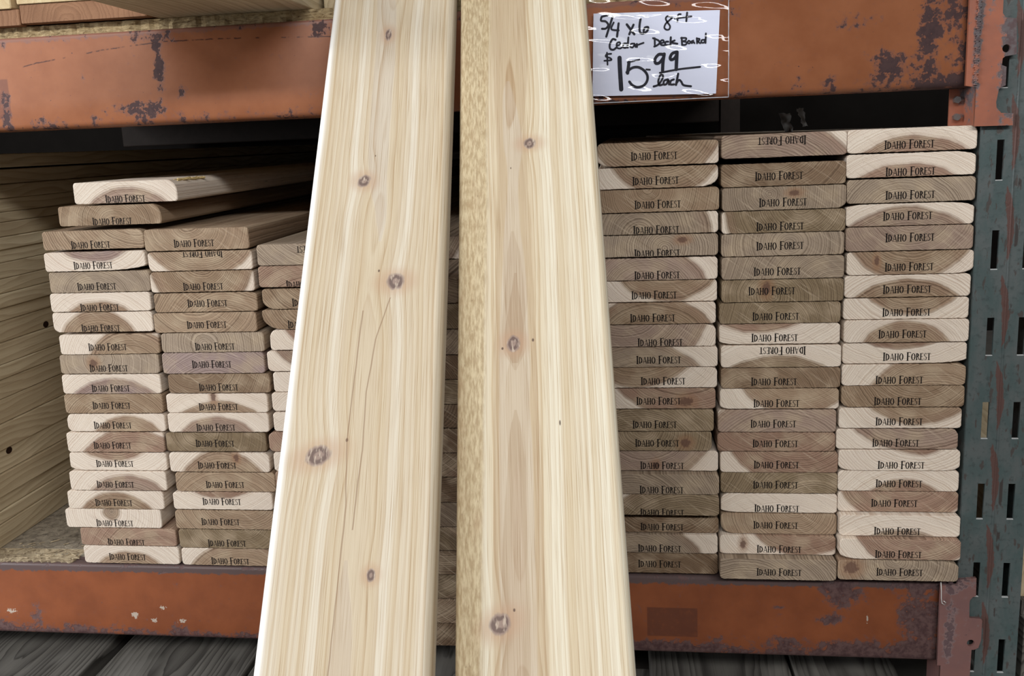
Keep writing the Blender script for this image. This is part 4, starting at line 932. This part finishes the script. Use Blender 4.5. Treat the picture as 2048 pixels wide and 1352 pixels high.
# ---------------------------------------------------------------- slotted upright post
po = empty('rack_post', (284, 0, FLOOR))
XL, XR = 283.5, 356.0
holes = []
zt = [526.4 - 100.24*k for k in range(-4, 9)]
for a in zt:
    for xa in (300.6, 334.6):
        if a-44 > FLOOR+5: holes.append([(xa, a-44), (xa+7.6, a-44), (xa+7.6, a), (xa, a)])
bm = bmesh.new()
plate(bm, [[(XL, FLOOR+6), (XR, FLOOR+6), (XR, 1400), (XL, 1400)]]+holes, 0.0, 2.6)
for v in bm.verts: v.co.z -= FLOOR*MM; v.co.x -= 284*MM
# pressed rib: the face folds a little along its middle
for v in bm.verts:
    xx = v.co.x/MM+284
    v.co.y += (0.0 if xx < 317 else 0.0)
fp = link('slotted_face', bm, M['post'], po)
bm = bmesh.new()
for h in holes:
    box(bm, h[0][0]-284+.1, h[1][0]-284-.1, -0.25, 2.0, h[0][1]-FLOOR-0.9, h[0][1]-FLOOR+0.15)
link('slot_lip', bm, M['lit_bare_edge'], fp)
bm = bmesh.new(); box(bm, XL-284-0.6, XL-284+2.2, 0.6, 70, 6, 1400-FLOOR, 0.4); link('side_flange', bm, M['post'], po)
bm = bmesh.new(); box(bm, XR-284-2.2, XR-284+0.6, 0.6, 70, 6, 1400-FLOOR, 0.4); link('side_flange', bm, M['post'], po)
bm = bmesh.new()
tube(bm, [(35.5, 0.4, 6), (35.5, 0.4, 1400-FLOOR)], 1.5, 8); link('pressed_rib', bm, M['post'], po)
bm = bmesh.new(); box(bm, -20, 92, -20, 92, 0, 6, 0.8); link('foot_plate', bm, M['post'], po)
tag(po, 'green-grey slotted steel rack post at the right edge, scraped and rusty', 'rack post')
# rear post and rear beams, deep in the rack
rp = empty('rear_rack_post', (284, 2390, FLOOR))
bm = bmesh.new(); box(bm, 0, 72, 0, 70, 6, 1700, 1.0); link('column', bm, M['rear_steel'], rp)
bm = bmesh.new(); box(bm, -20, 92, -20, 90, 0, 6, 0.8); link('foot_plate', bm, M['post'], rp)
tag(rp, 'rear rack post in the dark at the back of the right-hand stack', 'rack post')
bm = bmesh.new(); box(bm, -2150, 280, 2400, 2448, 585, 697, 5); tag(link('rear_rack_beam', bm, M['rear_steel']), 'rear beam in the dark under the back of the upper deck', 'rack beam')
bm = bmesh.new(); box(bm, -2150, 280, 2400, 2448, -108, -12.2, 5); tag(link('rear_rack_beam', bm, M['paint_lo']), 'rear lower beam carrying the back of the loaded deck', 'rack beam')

# ---------------------------------------------------------------- decks of strand board
def ragged(bm, x0, x1, y0, y1, z0, z1, amp, rnd, step=6.0):
    n = int((x1-x0)/step); F = []
    for i in range(n+1):
        x = x0+(x1-x0)*i/n; yy = y0+rnd.uniform(-amp, amp)
        F.append([bm.verts.new(Vector(c)*MM) for c in ((x, yy, z0), (x, yy+rnd.uniform(-.6, .6), (z0+z1)/2), (x, yy+rnd.uniform(-1, 1), z1+rnd.uniform(-.15, 0)), (x, y1, z1), (x, y1, z0))])
    for a, b in zip(F, F[1:]):
        for k in range(5): bm.faces.new((a[k], a[(k+1) % 5], b[(k+1) % 5], b[k]))
    bm.faces.new(F[0]); bm.faces.new(F[-1][::-1])
    bmesh.ops.recalc_face_normals(bm, faces=bm.faces[:])
rnd = random.Random(3)
bm = bmesh.new(); ragged(bm, -2150, 270, 13.5, 2460, 697.3, 711.0, 1.2, rnd)
tag(link('shelf_deck', bm, M['osb']), 'strand board deck sheet on the upper orange beam, rough edge showing', 'shelf deck')
bm = bmesh.new(); box(bm, -2150, 270, 23, 2460, -12.1, 0.5)
ld = tag(link('shelf_deck', bm, M['osb_dusty']), 'dusty strand board deck under the board stacks, frayed front edge at left', 'shelf deck')
bm = bmesh.new(); ragged(bm, -1250, -872, 4.0, 40, -1.1, 0.55, 2.6, rnd, 3.0)
fe = link('frayed_edge', bm, M['osb_frayed'], ld)
bm = bmesh.new()
for k in range(46):                                           # splinters lifted out of the frayed edge
    x = rnd.uniform(-994, -876); y = rnd.uniform(4, 60); a = rnd.uniform(-.7, .7); l = rnd.uniform(4, 14)
    tube(bm, [(x, y, 1.4), (x+l*math.cos(a), y+l*math.sin(a), 1.4+rnd.uniform(0, 1.6))], rnd.uniform(.4, .9), 5)
link('splinter_chips', bm, M['osb_frayed'], fe)['kind'] = 'stuff'

# ---------------------------------------------------------------- pine pile at the far left, seen along its side
PZ = [559, 538.5, 536.5, 515, 494.5, 474.5, 460, 439, 421, 402, 379, 358, 338, 319, 288, 258, 237, 209, 174, 137, 104, 72, 51, 33, 0.6]
rnd = random.Random(21)
pairs = [(559, 538.8)]+[(a, b) for a, b in zip(PZ[2:], PZ[3:])]
for k, (a, b) in enumerate(pairs):
    th = a-b-0.4; yaw = rnd.uniform(-.0015, .0015); xo = rnd.uniform(-4, 2)
    w = 184.0
    bm = bmesh.new(); prism(bm, outline(w, th, {}, 0.0, None, 1.6), 0, 2438, 0.6)
    o = link('pine_board', bm, M['pine']); o.location = Vector((-1005-w/2+xo, rnd.uniform(-6, 14), b+0.1))*MM
    n = len(pairs)
    where = ['topmost board', 'second board from top', 'third board from top', 'fourth board from top', 'fifth board from top'][k] if k < 5 else ('bottom board' if k == n-1 else f"{ORD[k]}" if k < 20 else ['', 'second from bottom', 'third from bottom', 'fourth from bottom'][n-1-k])
    tag(o, f"{'thick' if th > 26 else 'thin'} yellow pine board edge, {where} of pile at far left", 'board', 'pine boards piled at the far left')
    for kk, yk, zk in ((18, 85, 135), (12, 205, 291)):   # open knot holes in the edges of two boards
        if k == kk:
            ry = 6.5; zc = min(max(zk-b, 5.5), th-5.5)
            bm = bmesh.new()
            prism(bm, [(yk-o.location.y/MM+ry*math.cos(t), zc+5.0*math.sin(t)) for t in [2*math.pi*q/18 for q in range(18)]], -0.12, 0.4)
            for v in bm.verts: v.co = (w/2*MM-v.co.y, v.co.x, v.co.z)
            bmesh.ops.recalc_face_normals(bm, faces=bm.faces[:])
            link('knot_hole', bm, M['knot'], o)

# unseen pine bundles added to keep light out of the bay from the left
for k, (xa, xb) in enumerate(((-1480, -1205), (-1790, -1490), (-2100, -1800))):
    bm = bmesh.new()
    for q in range(14): box(bm, xa, xb, -4+3*(q % 3), 2430, 0.8+q*40, 0.8+q*40+39.5, 1.5)
    tag(link('light_blocking_bundle', bm, M['pine']), ['nearest', 'middle', 'farthest'][k]+' added pine bundle blocking light beyond the left edge', 'lumber')

# ---------------------------------------------------------------- lumber on the upper deck
def lumber(name, x0, x1, y0, z0, z1, mat, label, cat='board', group=None, length=2438, r=2.0):
    w = x1-x0
    bm = bmesh.new(); prism(bm, outline(w, z1-z0, {}, 0.0, None, r), 0, length, 0.8)
    o = link(name, bm, mat); o.location = Vector(((x0+x1)/2, y0, z0))*MM
    return tag(o, label, cat, group)
G1 = 'boards lying on the upper deck'
lumber('lumber_board', -1008, -839.5, 2, 711.2, 730.5, M['red_pine'], 'mauve-brown board end on the upper deck at the top left corner', group=G1)
lumber('lumber_board', -837, -673.5, 0, 712.6, 734.8, M['red_pine'], 'reddish board end with a round knot on the upper deck, below a cream board', group=G1)
lumber('lumber_board', -1010, -847, -1, 731.0, 769, M['pale_pine'], 'cream board end at the very top left corner, upon the mauve-brown board', group=G1)
lumber('lumber_board', -838.5, -668, -2, 735.2, 773, M['pale_pine'], 'cream board end at the photo top, upon the reddish board', group=G1)
lumber('lumber_board', -666, -474, -168, 711.3, 749, M['pine'], 'wide pine board jutting out over the upper beam, its olive underside showing', group=G1, length=2200)
lumber('lumber_board', -468, -330, 46, 711.3, 749, M['pine'], 'yellow board end on the upper deck, just behind the left leaning board', group=G1, length=1150)

# ---------------------------------------------------------------- weathered planks in the bay below
G2 = 'weathered planks in the lowest bay'
for x0, x1, y0, lab in ((-1140, -903, -240, 'grey weathered plank in lowest bay, at the bottom left corner'), (-880, -662, -230, 'grey weathered plank in lowest bay, second from the left edge'),
                        (-655, -470, -260, 'grey weathered plank in lowest bay, just left of the leaning boards'), (-463, -290, -150, 'dark weathered plank in lowest bay, behind the leaning boards'),
                        (-83, 109, -210, 'grey straight-grained plank in lowest bay, right of the leaning boards'), (113, 252, -200, 'dark weathered plank with wavy grain in lowest bay, near the post')):
    lumber('weathered_plank', x0, x1, y0, -228, -190, M['weathered'], lab, group=G2, r=3.0, length=2438)
for k, yy in enumerate((60, 1500)):
    bm = bmesh.new(); box(bm, -1300, 262, yy, yy+89, FLOOR+0.2, -228.3, 3)
    tag(link('timber_bearer', bm, M['weathered']), ('front' if k == 0 else 'rear')+' timber bearer under the weathered planks on the floor', 'timber')

# ---------------------------------------------------------------- neighbour bay right of the post
for x0, x1, y0, z0, z1, mm, lab in ((372, 560, 40, -40, 98, 'pine', 'pale yellow timber end right of the green post'), (372, 560, 20, -180, -60, 'weathered', 'grey timber end low down, right of the green post')):
    lumber('timber_block', x0, x1, y0, z0, z1, M[mm], lab, 'timber', length=1500, r=3)
bm = bmesh.new(); box(bm, 372, 560, 45, 1500, FLOOR+.2, -180.3, 2); tag(link('timber_block', bm, M['weathered']), 'dark timber block on the floor beyond the green post', 'timber')
bm = bmesh.new(); box(bm, 372, 560, 30, 1500, -59.7, -40.2, 1); tag(link('timber_block', bm, M['weathered']), 'thin dark timber strip right of the green post, between two timbers', 'timber')

# ---------------------------------------------------------------- price sign in a clear sleeve taped to the upper beam
sg = empty('price_sign', (-66, -2, 585))
def loc(bm):
    for v in bm.verts: v.co -= Vector((-66, -2, 585))*MM
    return bm
PC = [(-139.0, 684.6), (0.7, 680.6), (-3.6, 590.2), (-142.3, 593.6)]
bm = bmesh.new()
n = 12
g = [[None]*(n+1) for _ in range(n+1)]
for i in range(n+1):
    for j in range(n+1):
        u, v = i/n, j/n
        x = (PC[0][0]*(1-u)+PC[1][0]*u)*(1-v)+(PC[3][0]*(1-u)+PC[2][0]*u)*v
        z = (PC[0][1]*(1-u)+PC[1][1]*u)*(1-v)+(PC[3][1]*(1-u)+PC[2][1]*u)*v
        g[i][j] = bm.verts.new(Vector((x, -3.4, z))*MM)
for i in range(n):
    for j in range(n): bm.faces.new((g[i][j], g[i][j+1], g[i+1][j+1], g[i+1][j]))
pp = link('paper_sheet', loc(bm), M['paper'], sg)
GROUPS = {'size': range(0, 8), 'length': range(8, 12), 'wood': range(12, 19), 'use': range(19, 33), 'price': range(33, 45), 'each': range(45, 60)}
for nm, rg in GROUPS.items():
    bm = bmesh.new()
    for k in rg:
        if k < len(INK): ribbon(bm, smooth_line([tuple(p) for p in INK[k][1:]]), INK[k][0]*1.12, -3.65-0.002*k)
    link('handwriting', loc(bm), M['marker'], pp)
def sleeve_y(x, z):
    return -5.0-1.1*math.sin(x*.11+z*.05)*math.sin(z*.13+1.0)-0.7*math.sin(x*.031+2)-0.5*math.sin(z*.4+x*.05)
bm = bmesh.new(); nx, nz = 90, 60
x0, x1, z0, z1 = -152.0, 10.0, 585.6, 702.0
G = [[bm.verts.new(Vector((x0+(x1-x0)*i/nx, sleeve_y(x0+(x1-x0)*i/nx, z0+(z1-z0)*j/nz), z0+(z1-z0)*j/nz))*MM) for j in range(nz+1)] for i in range(nx+1)]
for i in range(nx):
    for j in range(nz): bm.faces.new((G[i][j], G[i+1][j], G[i+1][j+1], G[i][j+1]))
link('clear_sleeve', loc(bm), M['sleeve'], sg, True)
bm = bmesh.new()
tube(bm, [(x0+(x1-x0)*k/60, sleeve_y(x0+(x1-x0)*k/60, z0), z0) for k in range(61)], 0.5, 6)
tube(bm, [(x1, sleeve_y(x1, z0+(z1-z0)*k/40), z0+(z1-z0)*k/40) for k in range(41)], 0.45, 6)
tube(bm, [(x0, sleeve_y(x0, z0+(z1-z0)*k/40), z0+(z1-z0)*k/40) for k in range(41)], 0.45, 6)
link('sealed_edge', loc(bm), M['seam'], sg, True)
tag(sg, 'handwritten white price sign in a clear plastic sleeve on the upper orange beam', 'sign')

# ---------------------------------------------------------------- odds and ends
bm = bmesh.new()
rnd = random.Random(5)
for (xa, za, wd_, ln) in ((128, 570, 16, 34), (150, 576, 10, 26)):
    N = 8; F = []
    for j in range(N+1):
        zz = za-ln*j/N
        F.append([bm.verts.new(Vector((xa+wd_*(i/4-.5)*(1-.4*j/N)+j*1.1+rnd.uniform(-1.4, 1.4), 300+rnd.uniform(-5, 5), zz+rnd.uniform(-1, 1)))*MM) for i in range(5)])
    for a, b in zip(F, F[1:]):
        for i in range(4): bm.faces.new((a[i], a[i+1], b[i+1], b[i]))
tag(link('torn_film', bm, M['film'], None, True), 'scrap of torn white plastic film in the dark above the right-hand stack', 'plastic film')
bm = bmesh.new()
tube(bm, [(260.5, -10.6, 4.0), (260.8, -12.2, -6), (262.0, -10, -17), (263.5, -9, -24), (266.5, -10, -25.5), (267.5, -9.5, -22.5), (265, -9, -21)], 0.55, 6)
tag(link('white_thread', bm, M['film'], None, True), 'tiny curl of white thread hanging from bottom board beside the post', 'thread')
